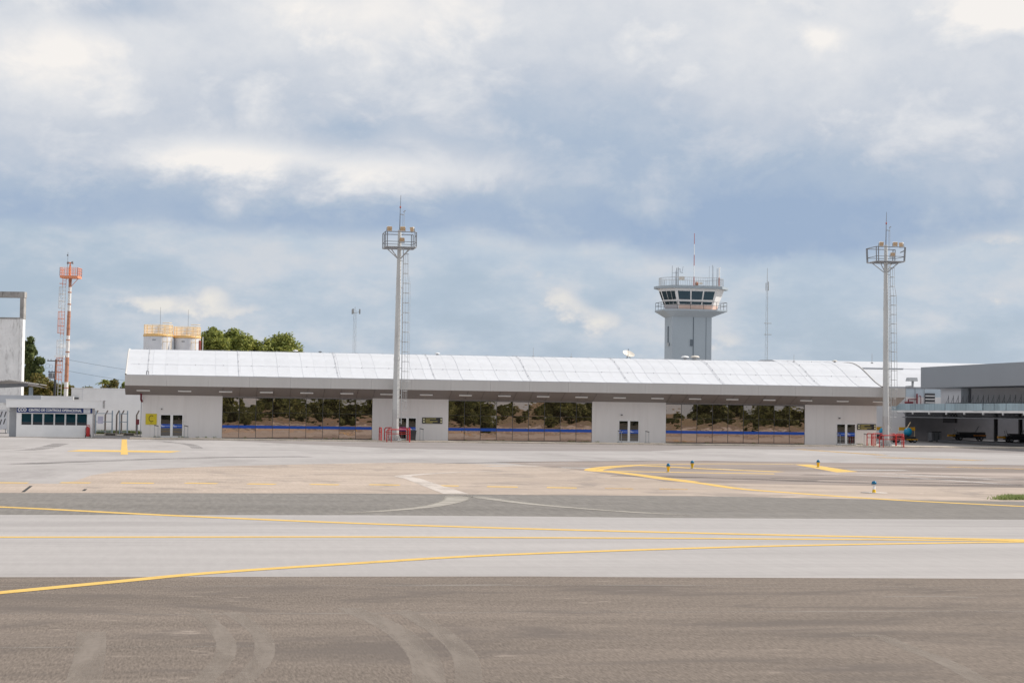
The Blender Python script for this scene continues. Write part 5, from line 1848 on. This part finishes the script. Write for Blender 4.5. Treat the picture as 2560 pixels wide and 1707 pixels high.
# ------------------------------------------------------------------ trees
def crown_mesh(seed, rx, rz, n_leaf, leaf, clumps=26, mat=None):
    rng = random.Random(seed)
    cs = []
    for k in range(clumps):
        while True:
            v = Vector((rng.uniform(-1, 1), rng.uniform(-1, 1), rng.uniform(-0.75, 1)))
            if 0.25 < v.length < 1.0:
                break
        v = v.normalized() * rng.uniform(0.45, 0.82)
        cs.append((Vector((v.x * rx, v.y * rx, v.z * rz)), rng.uniform(0.26, 0.44) * min(rx, rz * 1.2)))
    verts, faces = [], []
    per = n_leaf // clumps
    for c0, r_ in cs:
        for k in range(per):
            d = Vector((rng.gauss(0, 1), rng.gauss(0, 1), rng.gauss(0, 1))).normalized()
            p = c0 + d * r_ * (rng.random() ** 0.35) * (1.0 + rng.gauss(0, 0.10))
            nn = (d + Vector((rng.gauss(0, 0.6), rng.gauss(0, 0.6), rng.gauss(0, 0.6) + 0.3))).normalized()
            a = nn.cross(Vector((rng.gauss(0, 1), rng.gauss(0, 1), rng.gauss(0, 1)))).normalized()
            b = nn.cross(a)
            l = leaf * rng.uniform(0.6, 1.3)
            i = len(verts)
            verts += [tuple(p - a * l), tuple(p + b * l * 0.45), tuple(p + a * l), tuple(p - b * l * 0.45)]
            faces.append((i, i + 1, i + 2, i + 3))
    me = bpy.data.meshes.new('crown')
    me.from_pydata(verts, [], faces)
    me.materials.append(mat or LEAF)
    me.update()
    return me, cs


CACHE = {}


def tree(at, height, rx, rz, label, group, seed=1, leaf=0.26, n=5200, mat=None, cz=None, clumps=26, name='tree'):
    t = thing(name, label, 'tree', at, random.uniform(0, 6.28) if seed not in (1, 2, 3) else 0.0, group)
    cz = height - rz if cz is None else cz
    key = (seed, rx, rz, n, leaf, mat.name if mat else '')
    if key not in CACHE:
        CACHE[key] = crown_mesh(seed, rx, rz, n, leaf, clumps, mat)
    me, cs = CACHE[key]
    o = bpy.data.objects.new('crown', me)
    col.objects.link(o)
    o.parent = t
    o.location = (0, 0, cz)
    m = MB()
    r0 = 0.05 + height * 0.018
    fork = cz - rz * 0.35
    m.tube((0, 0, -0.1), (0.05, 0.03, max(fork, 0.3)), r0, r0 * 0.65, 9)
    for c0, r_ in cs[:9]:
        m.tube((0.05, 0.03, max(fork, 0.3)), (c0.x * 0.9, c0.y * 0.9, cz + c0.z * 0.9), r0 * 0.45, r0 * 0.10, 6, False)
    m.build('trunk', BARK, t)
    return t


YG = 262.0
for i, (px, top, wpx, hpx, lab) in enumerate(((535, 818, 44, 80, 'green tree just right of the water tanks, leftmost of the three behind the roof'), (588, 813, 50, 92, 'tallest green tree, middle of the three behind the terminal roof'),
                                              (698, 832, 56, 76, 'rounded green tree, rightmost of the three behind the terminal roof'))):
    b = P(px, 1000, YG + i * 2)
    z = P(px, top, YG).z
    tree((b.x, b.y, 0), z, wpx * YG / FPX, hpx / 2 * YG / FPX * 1.25, lab, 'trees behind the terminal roof', seed=i + 1, leaf=0.25, n=15000, clumps=50)
b = P(640, 1000, YG + 3)
tree((b.x, b.y, 0), P(640, 838, YG).z, 2.3, 2.6, 'small green tree in the gap between the two tallest trees behind the roof', 'trees behind the terminal roof', seed=9, leaf=0.21, n=6000, clumps=26)
for px, top, wpx, rzz, mt, lab in ((70, 826, 24, 4.6, LEAFD, 'tall narrow dark tree against the stained concrete slab'), (96, 868, 26, 4.2, LEAFD, 'dark bushy tree left of the utility pole'),
                                   (72, 905, 22, 3.4, LEAFD, 'dark lower tree behind the grey awning')):
    b = P(px, 1000, 238)
    tree((b.x, b.y, 0), P(px, top, 238).z, wpx * 238 / FPX, rzz, lab, 'dark trees beside the concrete slab', seed=20 + px, leaf=0.22, n=9000, mat=mt, clumps=34)
for px, top, wpx, mt, lab in ((88, 935, 32, LEAFY, 'olive shrub under the dark trees by the awning'), (124, 938, 30, LEAFY, 'olive shrub behind the utility pole'), (160, 952, 26, LEAF, 'green shrub behind the beacon pole'),
                              (186, 966, 22, LEAFY, 'low shrub right of the beacon pole'), (222, 962, 24, LEAFY, 'olive shrub above the left part of the white annex'), (285, 950, 32, LEAFY, 'olive shrub above the right part of the white annex'),
                              (325, 946, 24, LEAF, 'green shrub showing beside the end of the fascia')):
    Ys = 231 if px < 200 else 246
    b = P(px, 1000, Ys)
    zt1 = P(px, top - 6, Ys).z
    tree((b.x, b.y, 0), zt1, wpx * 1.35 * Ys / FPX, zt1 * 0.45, lab, 'shrubs behind the white annex', seed=60 + px, leaf=0.20, n=5200, mat=mt, clumps=24, name='shrub')
# palm above the annex
b = P(260, 1000, 247)
pal = thing('palm', 'feathery young palm rising above the white annex', 'palm', (b.x, b.y, 0), 0)
zp = P(260, 958, 247).z
MB().tube((0, 0, 0), (0.1, 0, zp), 0.2, 0.14, 8).build('trunk', BARK, pal)
m = MB()
rng = random.Random(4)
for k in range(34):
    a = rng.uniform(0, 6.28)
    el = rng.uniform(0.45, 1.45)
    L = rng.uniform(0.9, 1.35)
    pts = []
    for j in range(7):
        s = j / 6
        r_ = L * s * math.cos(el) * (1 + 0.2 * s)
        z = zp + L * s * math.sin(el) - 0.75 * s * s
        pts.append(Vector((0.1 + r_ * math.cos(a), r_ * math.sin(a), z)))
    sd_ = Vector((-math.sin(a), math.cos(a), 0))
    for j in range(6):
        for q in (0.25, 0.75):
            p = pts[j].lerp(pts[j + 1], q)
            for sgn in (-1, 1):
                tip = p + sd_ * sgn * 0.42 * (1 - 0.5 * j / 6) + Vector((0, 0, -0.16)) + (pts[j + 1] - pts[j]) * 0.7
                w = (pts[j + 1] - pts[j]).normalized() * 0.05
                m.face([p - w, p + w, tip])
m.build('fronds', LEAF, pal)

# wood across the field behind the camera: it shows only as one mass in the terminal glass
rng = random.Random(3)
wv_, wf_ = [], []
kinds = [crown_mesh(100 + k, 3.2, 3.2, 1500, 0.50, 22, LEAFD)[0] for k in range(5)]
for k in range(170):
    x = -14 + (k % 110) * 2.25 + rng.uniform(-2.0, 2.0)
    y = -92 + rng.uniform(-22, 12)
    h = rng.uniform(5.4, 8.4) if rng.random() < 0.28 else rng.uniform(2.6, 4.8)
    if k >= 110:
        x, y, h = -14 + (k - 110) * 4.1 + rng.uniform(-1.5, 1.5), -74 + rng.uniform(-5, 3), rng.uniform(1.9, 3.0)
    sc_ = h / 6.0
    sx_ = sc_ * rng.uniform(0.9, 1.6)
    ca, sa = math.cos(k * 1.7), math.sin(k * 1.7)
    me = kinds[k % 5]
    i0 = len(wv_)
    for v in me.vertices:
        wv_.append((x + (v.co.x * ca - v.co.y * sa) * sx_, y + (v.co.x * sa + v.co.y * ca) * sc_, (v.co.z + 2.75) * sc_))
    wf_ += [tuple(i0 + q for q in p.vertices) for p in me.polygons]
me = bpy.data.meshes.new('wood')
me.from_pydata(wv_, [], wf_)
me.materials.append(LEAFD)
wo_ = bpy.data.objects.new('wood', me)
col.objects.link(wo_)
tag(wo_, 'dark wood across the field, mirrored in the terminal glass', 'wood', None, 'stuff')

# ------------------------------------------------------------------ main hall and concourse on the right
uw1, dw1 = gl(2286, 1102)
uw2, dw2 = gl(2560, 1115)
UW = (uw1 + uw2) / 2
UF = UW - 5.0
dcan = side(2243, 1010, UF)[0]
DM = dcan + 6.5
mh = thing('main_hall', 'white hall with pale curved roof behind the right end of the terminal', 'building', F3(0, DM, 0), YAW)
uh0, zh1 = fac(2000, 902, DM + 5)
_, zh0 = fac(2200, 923, DM)
uh0 = fac(1990, 905, DM)[0]
zroof = fac(2200, 904.5, DM + 6)[1]
zlow = fac(2240, 969, DM)[1]
zh0 = fac(2240, 922.5, DM + 4)[1]
zroof = fac(2240, 905.0, DM + 9)[1]
MB().box(uh0, UW + 40, 0.3, 24, 0, zlow).build('wall', pm('hall_white', (0.62, 0.62, 0.64), 0.6, var=0.04, scale=0.2), mh)
MB().prism_u([(-0.3, zlow + 0.004), (-0.3, zlow + 0.15), (1.2, zlow + (zh0 - zlow) * 0.42), (2.6, zlow + (zh0 - zlow) * 0.75), (4.0, zh0), (4.0, zlow + 0.004)], uh0 - 0.3, UW + 40).build('lower_roof', ROOFW, mh)
MB().prism_u([(4.002, zlow + 0.004), (4.002, zh0 + 0.06), (6.0, zh0 + (zroof - zh0) * 0.6), (9.0, zroof), (14, zroof + 0.1), (24, zh0), (24, zlow + 0.004)], uh0 - 0.3, UW + 40).build('upper_roof', ROOFW, mh)
MB().box(uh0 - 0.3, UW, 3.85, 4.0, zh0 + 0.03, zh0 + 0.14).build('gutter', TANKW, mh)
# crest roof strip behind the terminal ridge
cr0 = fac(950, 880, 13.0)[0]
cr = thing('rear_roof', 'pale rear roof edge just above the crest of the terminal roof', 'roof', F3(0, 18.2, 0), YAW)
zrr = fac(1500, 899.5, 18.2)[1]
uc1 = fac(2128, 900, 18.2)[0]
MB().box(cr0, uc1, 0, 8, 0, zrr - 0.35).build('wall', STEEL, cr)
MB().prism_u([(-0.3, zrr - 0.346), (-0.3, zrr - 0.2), (3, zrr + 0.15), (8.2, zrr - 0.346)], cr0 - 0.2, uc1).build('roof', ROOFW, cr)

UL_ = UW
UW = UW + 8.0
cc = thing('concourse', 'grey concourse with deep overhanging fascia coming forward at the right edge', 'building', F3(UW, 0, 0), YAW)
du = UF - UW
XU = UL_ - UW                                  # plane of the upper wall and of the ledge front
CONCD = pm('concourse_wall_in_shade', (0.17, 0.17, 0.185), 0.8, var=0.12, scale=0.6)  # wall colour darkened to hold the shade under the canopy
dfar, zft = side(2302, 919.0, UF)
zfb = side(2302, 970.0, UF)[1]
zft = (zft + side(2560, 903.5, UF)[1]) / 2
zfb = (zfb + side(2560, 963.0, UF)[1]) / 2
DN = -46.0
MB().box(du, du + 22, DN, dfar, zfb, zft).build('upper_fascia', CONCG, cc)
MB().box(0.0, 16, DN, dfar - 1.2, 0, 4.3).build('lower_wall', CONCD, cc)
MB().box(XU, 16, DN, dfar - 1.2, 4.3, zfb - 0.004).build('upper_wall', CONCW, cc)
dend = side(2350, 990, UW)[0]
MB().box(XU - 0.25, XU - 0.003, dfar - 3.2, dfar - 1.0, 4.6, zfb - 0.006).build('corner_pier', CONCG, cc)
for px in (2427.0,):
    dd = side(px, 990, UL_)[0]
    MB().box(XU - 0.12, XU - 0.003, dd - 0.09, dd + 0.09, 4.6, zfb - 0.006).build('downpipe', STEELD, cc)
# lower canopy
zb1 = (side(2302, 1008.6, UF)[1] + side(2540, 1008.6, UF)[1]) / 2
zb0 = (side(2302, 1026.0, UF)[1] + side(2540, 1026.0, UF)[1]) / 2
zbm = (side(2302, 1031.5, UF)[1] + side(2540, 1031.0, UF)[1]) / 2
dcan = side(2243, 1010, UF)[0]
MB().box(du + 0.3, 0.0, DN, dcan + 2.4, zb0 + 0.1, zb0 + 0.3).build('canopy_roof', CONCG, cc)
MB().box(du - 0.05, du + 0.2, DN, dcan, zbm, zb0 - 0.004).build('edge_beam', WHITE, cc)
d = dcan
pw_ = 1.5
pn0 = None
while d > DN:
    if pn0 is None:
        pm_ = MB()
        pm_.box(-0.06, 0.0, -pw_ + 0.015, 0, zb0, zb1)
        for k in range(6):
            y = -pw_ + 0.1 + k * 0.24
            pm_.box(-0.085, -0.06, y, y + 0.07, zb0 + 0.01, zb1 - 0.01)
        pn0 = pm_.build('parapet_panel', CANOPYP, cc, (du, d, 0))
    else:
        inst(pn0, cc, (du + random.uniform(-0.02, 0.02), d, random.uniform(-0.015, 0.015)), (0, R(random.uniform(-0.8, 0.8)), 0))
    d -= pw_
pe = MB()
for k in range(int((UF - fac(2225, 1010, dcan)[0]) / 1.2) + 1):
    pass
u_left = fac(2228, 1010, dcan)[0] - UW
MB().box(u_left, du + 0.0, dcan - 0.06, dcan, zb0, zb1).build('parapet_end', CANOPYP, cc)
MB().box(u_left, du - 0.05, dcan - 0.1, dcan + 0.1, zbm, zb0 - 0.004).build('end_beam', WHITE, cc)
# braced struts on the canopy
d = dcan - 8.0
st0 = None
while d > DN:
    if st0 is None:
        s_ = MB()
        s_.tube((0, 0, 0), (0, 0, 1.15), 0.035, None, 5)
        s_.tube((0, 0.85, 0.1), (0, 0.02, 0.95), 0.028, None, 5)
        st0 = s_.build('strut', STEELD, cc, (XU - 1.6, d, zb1 - 0.1))
    else:
        inst(st0, cc, (XU - 1.6, d, zb1 - 0.1))
    d -= 1.42
MB().tube((XU - 1.6, dcan - 7, zb1 + 0.12), (XU - 1.6, DN, zb1 + 0.12), 0.05, None, 6).build('strut_rail', STEELD, cc)
# roof trusses and columns below
d = dcan - 0.6
k = 0
while d > DN:
    tr = MB()
    tr.tube((du + 0.25, d, zb0 - 0.1), (-0.05, d, zb0 - 0.1), 0.06, None, 6)
    tr.tube((du + 0.6, d, zb0 - 0.85), (-0.05, d, zb0 - 0.75), 0.05, None, 6)
    for j in range(11):
        xa = du + 0.5 + j * 1.1
        tr.tube((xa, d, zb0 - 0.1), (xa + 0.55, d, zb0 - 0.83), 0.04, None, 5)
        tr.tube((xa + 0.55, d, zb0 - 0.83), (xa + 1.1, d, zb0 - 0.1), 0.04, None, 5)
    tr.build('truss', STEELD, cc)
    if k % 2 == 0 and d < dcan - 4:
        MB().box(XU + 4.6, XU + 4.95, d - 0.2, d + 0.2, 0.302, zb0 - 0.16).build('column', DARKM, cc)
    d -= 3.4
    k += 1
tb_ = MB()
for x in (du + 0.55, XU):
    tb_.tube((x, dcan - 0.5, zb0 - 0.85), (x, DN, zb0 - 0.85), 0.06, None, 6)
tb_.build('purlin', STEELD, cc)
bk = MB()
d = dcan
while d > DN:
    bk.box(du - 0.12, du + 0.06, d - 0.1, d + 0.02, zbm - 0.24, zbm - 0.006)
    d -= 5.1
bk.build('gutter_bracket', WHITE, cc)
# openings in the back wall
for pa_, pb_, z0_, z1_, mt in ((2322, 2342, 1.6, 2.45, TANKW), (2350, 2372, 1.5, 2.4, STEEL), (2395, 2420, 1.2, 2.2, STEELD), (2436, 2447, 2.0, 2.6, DARKM)):
    da, db = side(pa_, 1070, UW)[0], side(pb_, 1070, UW)[0]
    MB().box(-0.08, -0.003, db, da, z0_, z1_).build('wall_opening', mt, cc)
MB().box(XU, 0.0, DN, side(2345, 1105, UL_)[0], 0.0, 0.30).build('loading_ledge', CONCD, cc)
MB().box(XU + 2.0, XU + 2.3, side(2350, 1060, UL_)[0], dcan + 2.2, zb0 - 1.5, zb0 - 0.3).build('dark_bulkhead', DARKM, cc)

# service yard between hall and concourse
sy_ = thing('service_yard_wall', 'beige service wall with red pipes and dark louvre in the corner by the concourse', 'wall', F3(0, DM - 3.5, 0), YAW)
ua, ztop = fac(2265, 992, DM - 3.5)
ub = fac(2352, 992, DM - 3.5)[0]
zpar = fac(2300, 972, DM - 3.5)[1]
zdk = 4.0
MB().box(ua, ub + 14, 0, 0.3, 0, zdk).build('lower_wall', CONCD, sy_)  # below canopy level the shade is painted into the wall colour
MB().box(ua, ub, 0, 0.3, zdk + 0.002, ztop).build('wall', WALL, sy_)
MB().box(ua, ub, 0.05, 0.3, ztop + 0.003, zpar).build('parapet', pm('pale_blue_parapet', (0.50, 0.56, 0.61), 0.6, var=0.04), sy_)
la, lz1 = fac(2312, 983, DM - 3.5)
lb_ = fac(2337, 983, DM - 3.5)[0]
lz0 = fac(2312, 1009, DM - 3.5)[1]
MB().box(la, lb_, -0.05, -0.004, lz0, lz1).build('louvre_back', DARKM, sy_)
z = lz0 + 0.1
sl0 = MB().box(la + 0.05, lb_ - 0.05, -0.12, -0.054, 0, 0.12)
sl_o = None
while z < lz1 - 0.1:
    if sl_o is None:
        sl_o = sl0.build('louvre_slat', WALL, sy_, (0, 0, z))
    else:
        inst(sl_o, sy_, (0, 0, z))
    z += 0.42
m = MB()
fx = lambda px, py: (fac(px, py, DM - 3.8)[0], -0.3, fac(px, py, DM - 3.8)[1])
m.path([fx(2262, 1006), fx(2283, 1006)], 0.13, 8)
m.path([fx(2271, 1006), fx(2271, 998), fx(2290, 998)], 0.07, 8)
m.path([fx(2292.5, 1012), fx(2292.5, 984)], 0.11, 8)
m.path([fx(2297, 990), fx(2302, 990), fx(2302, 1010)], 0.05, 8)
m.build('red_pipe', MAROON, sy_)
m = MB()
for px in (2265.5, 2289.0, 2312.0):
    m.tube((fx(px, 1000)[0], -0.1, ztop - 1), (fx(px, 1000)[0], -0.1, zpar + 0.15), 0.035, None, 6)
m.tube((fx(2265, 1000)[0], -0.1, zpar + 0.1), (fx(2312, 1000)[0], -0.1, zpar + 0.1), 0.03, None, 6)
m.build('hand_rail', STEELD, sy_)
hu0, hz1 = fac(2269, 943.5, DM - 2.5)
hu1, hz0 = fac(2290, 953.0, DM - 2.5)
vh = thing('ventilation_hood', 'silver box ventilation hood on the white hall wall', 'vent hood', F3((hu0 + hu1) / 2, DM - 2.5, hz0), YAW)
hw_ = (hu1 - hu0) / 2
MB().loft([[(-hw_ * 1.1, -0.5, 0), (hw_ * 1.1, -0.5, 0), (hw_ * 1.1, 0.6, 0), (-hw_ * 1.1, 0.6, 0)], [(-hw_ * 0.85, -0.4, hz1 - hz0), (hw_ * 1.05, -0.4, hz1 - hz0), (hw_ * 1.05, 0.6, hz1 - hz0), (-hw_ * 0.85, 0.6, hz1 - hz0)]]).build('hood', STEEL, vh)
MB().tube((0.2, 0.2, -0.75), (0.2, 0.2, 0.0), 0.16, None, 10).tube((0.2, 0.2, -0.7), (0.2, 2.4, -0.7), 0.16, None, 10).build('duct', STEEL, vh)


# ------------------------------------------------------------------ ground equipment under the canopy
def wheel(parent, x, y, r, w=0.16):
    wl_ = MB().tube((x, y - w / 2, r), (x, y + w / 2, r), r, None, 16).build('wheel', RUBBER, parent)
    MB().tube((x, y - w / 2 - 0.01, r), (x, y + w / 2 + 0.01, r), r * 0.5, None, 10).build('rim', STEELD, wl_)


def tank_cart(px, py, label, s=1.0, long=True):
    g0 = ground(px, py, 0.012)
    t = thing('tank_cart', label, 'service cart', (g0.x, g0.y, 0.012), YAW, 'tank carts under the canopy')
    MB().box(-1.5 * s, 1.3 * s, -0.6, 0.6, 0.45, 0.72).build('chassis', BLACKP, t)
    MB().box(-1.3 * s, 0.2, -0.55, 0.55, 0.724, 0.95).build('deck', DARKM, t)
    MB().box(0.1, 1.55 * s, -0.68, -0.62, 0.34, 0.44).box(0.1, 1.5 * s, 0.62, 0.68, 0.34, 0.44).build('bumper_bar', YELLOWM, t)
    prf = []
    for k in range(9):
        a = -math.pi / 2 + math.pi * k / 8
        prf.append((max(0.001, 0.52 * math.cos(a)), 1.28 + 0.55 * math.sin(a)))
    MB().lathe(prf, 18, (0.55 * s, 0.0)).build('blue_tank', CYANB, t)
    MB().box(-0.35, 1.65 * s, 0.5, 0.6, 1.45, 1.85).build('yellow_panel', YELLOWM, t)
    m = MB()
    for x in (-0.4, 1.6 * s):
        m.tube((x, 0.55, 0.72), (x, 0.55, 1.86), 0.03, None, 6)
    m.tube((0.25 * s, -0.2, 1.6), (0.75 * s, -0.25, 2.45), 0.05, None, 8)
    m.build('frame', RAILY, t)
    for x in (-1.0 * s, 1.15 * s):
        for y in (-0.58, 0.58):
            wheel(t, x, y, 0.30)
    return t


tank_cart(2259, 1106.0, 'service cart with round blue tank and yellow panel right of the right mast')
tank_cart(2199, 1105.5, 'service cart with blue tank half hidden behind the right mast', 0.85)


def tug(px, py, label, L, stripe):
    g0 = ground(px, py, 0.30)
    t = thing('baggage_cart', label, 'baggage cart', (g0.x, g0.y, 0.302), YAW - R(8), 'baggage carts under the canopy')
    MB().loft([[(-L / 2, -0.7, 0.30), (L / 2, -0.7, 0.30), (L / 2, 0.7, 0.30), (-L / 2, 0.7, 0.30)], [(-L / 2 + 0.1, -0.75, 0.75), (L / 2, -0.75, 0.75), (L / 2, 0.75, 0.75), (-L / 2 + 0.1, 0.75, 0.75)]]).build('bed', BLACKP, t)
    MB().box(-L / 2 + 0.5, L / 2 - 0.05, -0.6, 0.6, 0.754, 1.02).build('deck', DARKM, t)
    MB().box(-L / 2 - 0.75, -L / 2 + 0.05, -0.35, 0.35, 0.48, 0.70).build('yellow_nose', YELLOWM, t)
    if stripe:
        MB().box(L / 2 - 1.55, L / 2 - 0.02, -0.78, -0.755, 0.56, 0.68).build('orange_stripe', pm('stripe_orange', (0.55, 0.20, 0.03), 0.5), t)
    m = MB()
    m.path([(-L / 2 + 0.25, -0.4, 0.75), (-L / 2 + 0.1, -0.4, 1.35), (-L / 2 + 0.1, 0.4, 1.35), (-L / 2 + 0.25, 0.4, 0.75)], 0.04, 6)
    m.tube((L / 2 - 1.2, 0.0, 1.0), (L / 2 - 0.7, 0.0, 1.7), 0.05, None, 6)
    m.build('handle', STEELD, t)
    for x in (-L / 2 + 0.6, L / 2 - 0.6):
        for y in (-0.7, 0.7):
            wheel(t, x, y, 0.27)
    return t


tug(2423, 1100.5, 'dark baggage cart with yellow nose and orange stripe under the canopy', 3.8, True)
tug(2545, 1106.0, 'dark baggage cart with yellow nose at the right edge of the picture', 3.2, False)
g0 = ground(2336, 1104.0)
bx_ = thing('equipment_container', 'dark grey box container standing under the canopy', 'container', (g0.x, g0.y, 0.012), YAW)
MB().box(-0.62, 0.62, -0.6, 0.6, 0.12, 1.2).build('box', STEELD, bx_)
MB().box(-0.66, 0.66, -0.64, 0.64, 1.203, 1.28).build('lid', BLACKP, bx_)
m = MB()
for x in (-0.5, 0.5):
    m.box(x - 0.06, x + 0.06, -0.5, 0.5, 0.0, 0.118)
m.build('skid', BLACKP, bx_)
for x in (-0.3, 0.3):
    MB().box(x - 0.02, x + 0.02, -0.63, -0.603, 0.2, 1.15).build('panel_rib', BLACKP, bx_)
print('UL', UL, 'ZW', ZW, 'ZF', ZF0, ZF1, 'UW', UW, uw1, uw2, 'zft', zft, zfb, 'dfar', dfar, 'dcan', dcan, 'zb', zb0, zb1, 'A', A, 'zsh', zsh, 'office', ow, zs0, zs1)
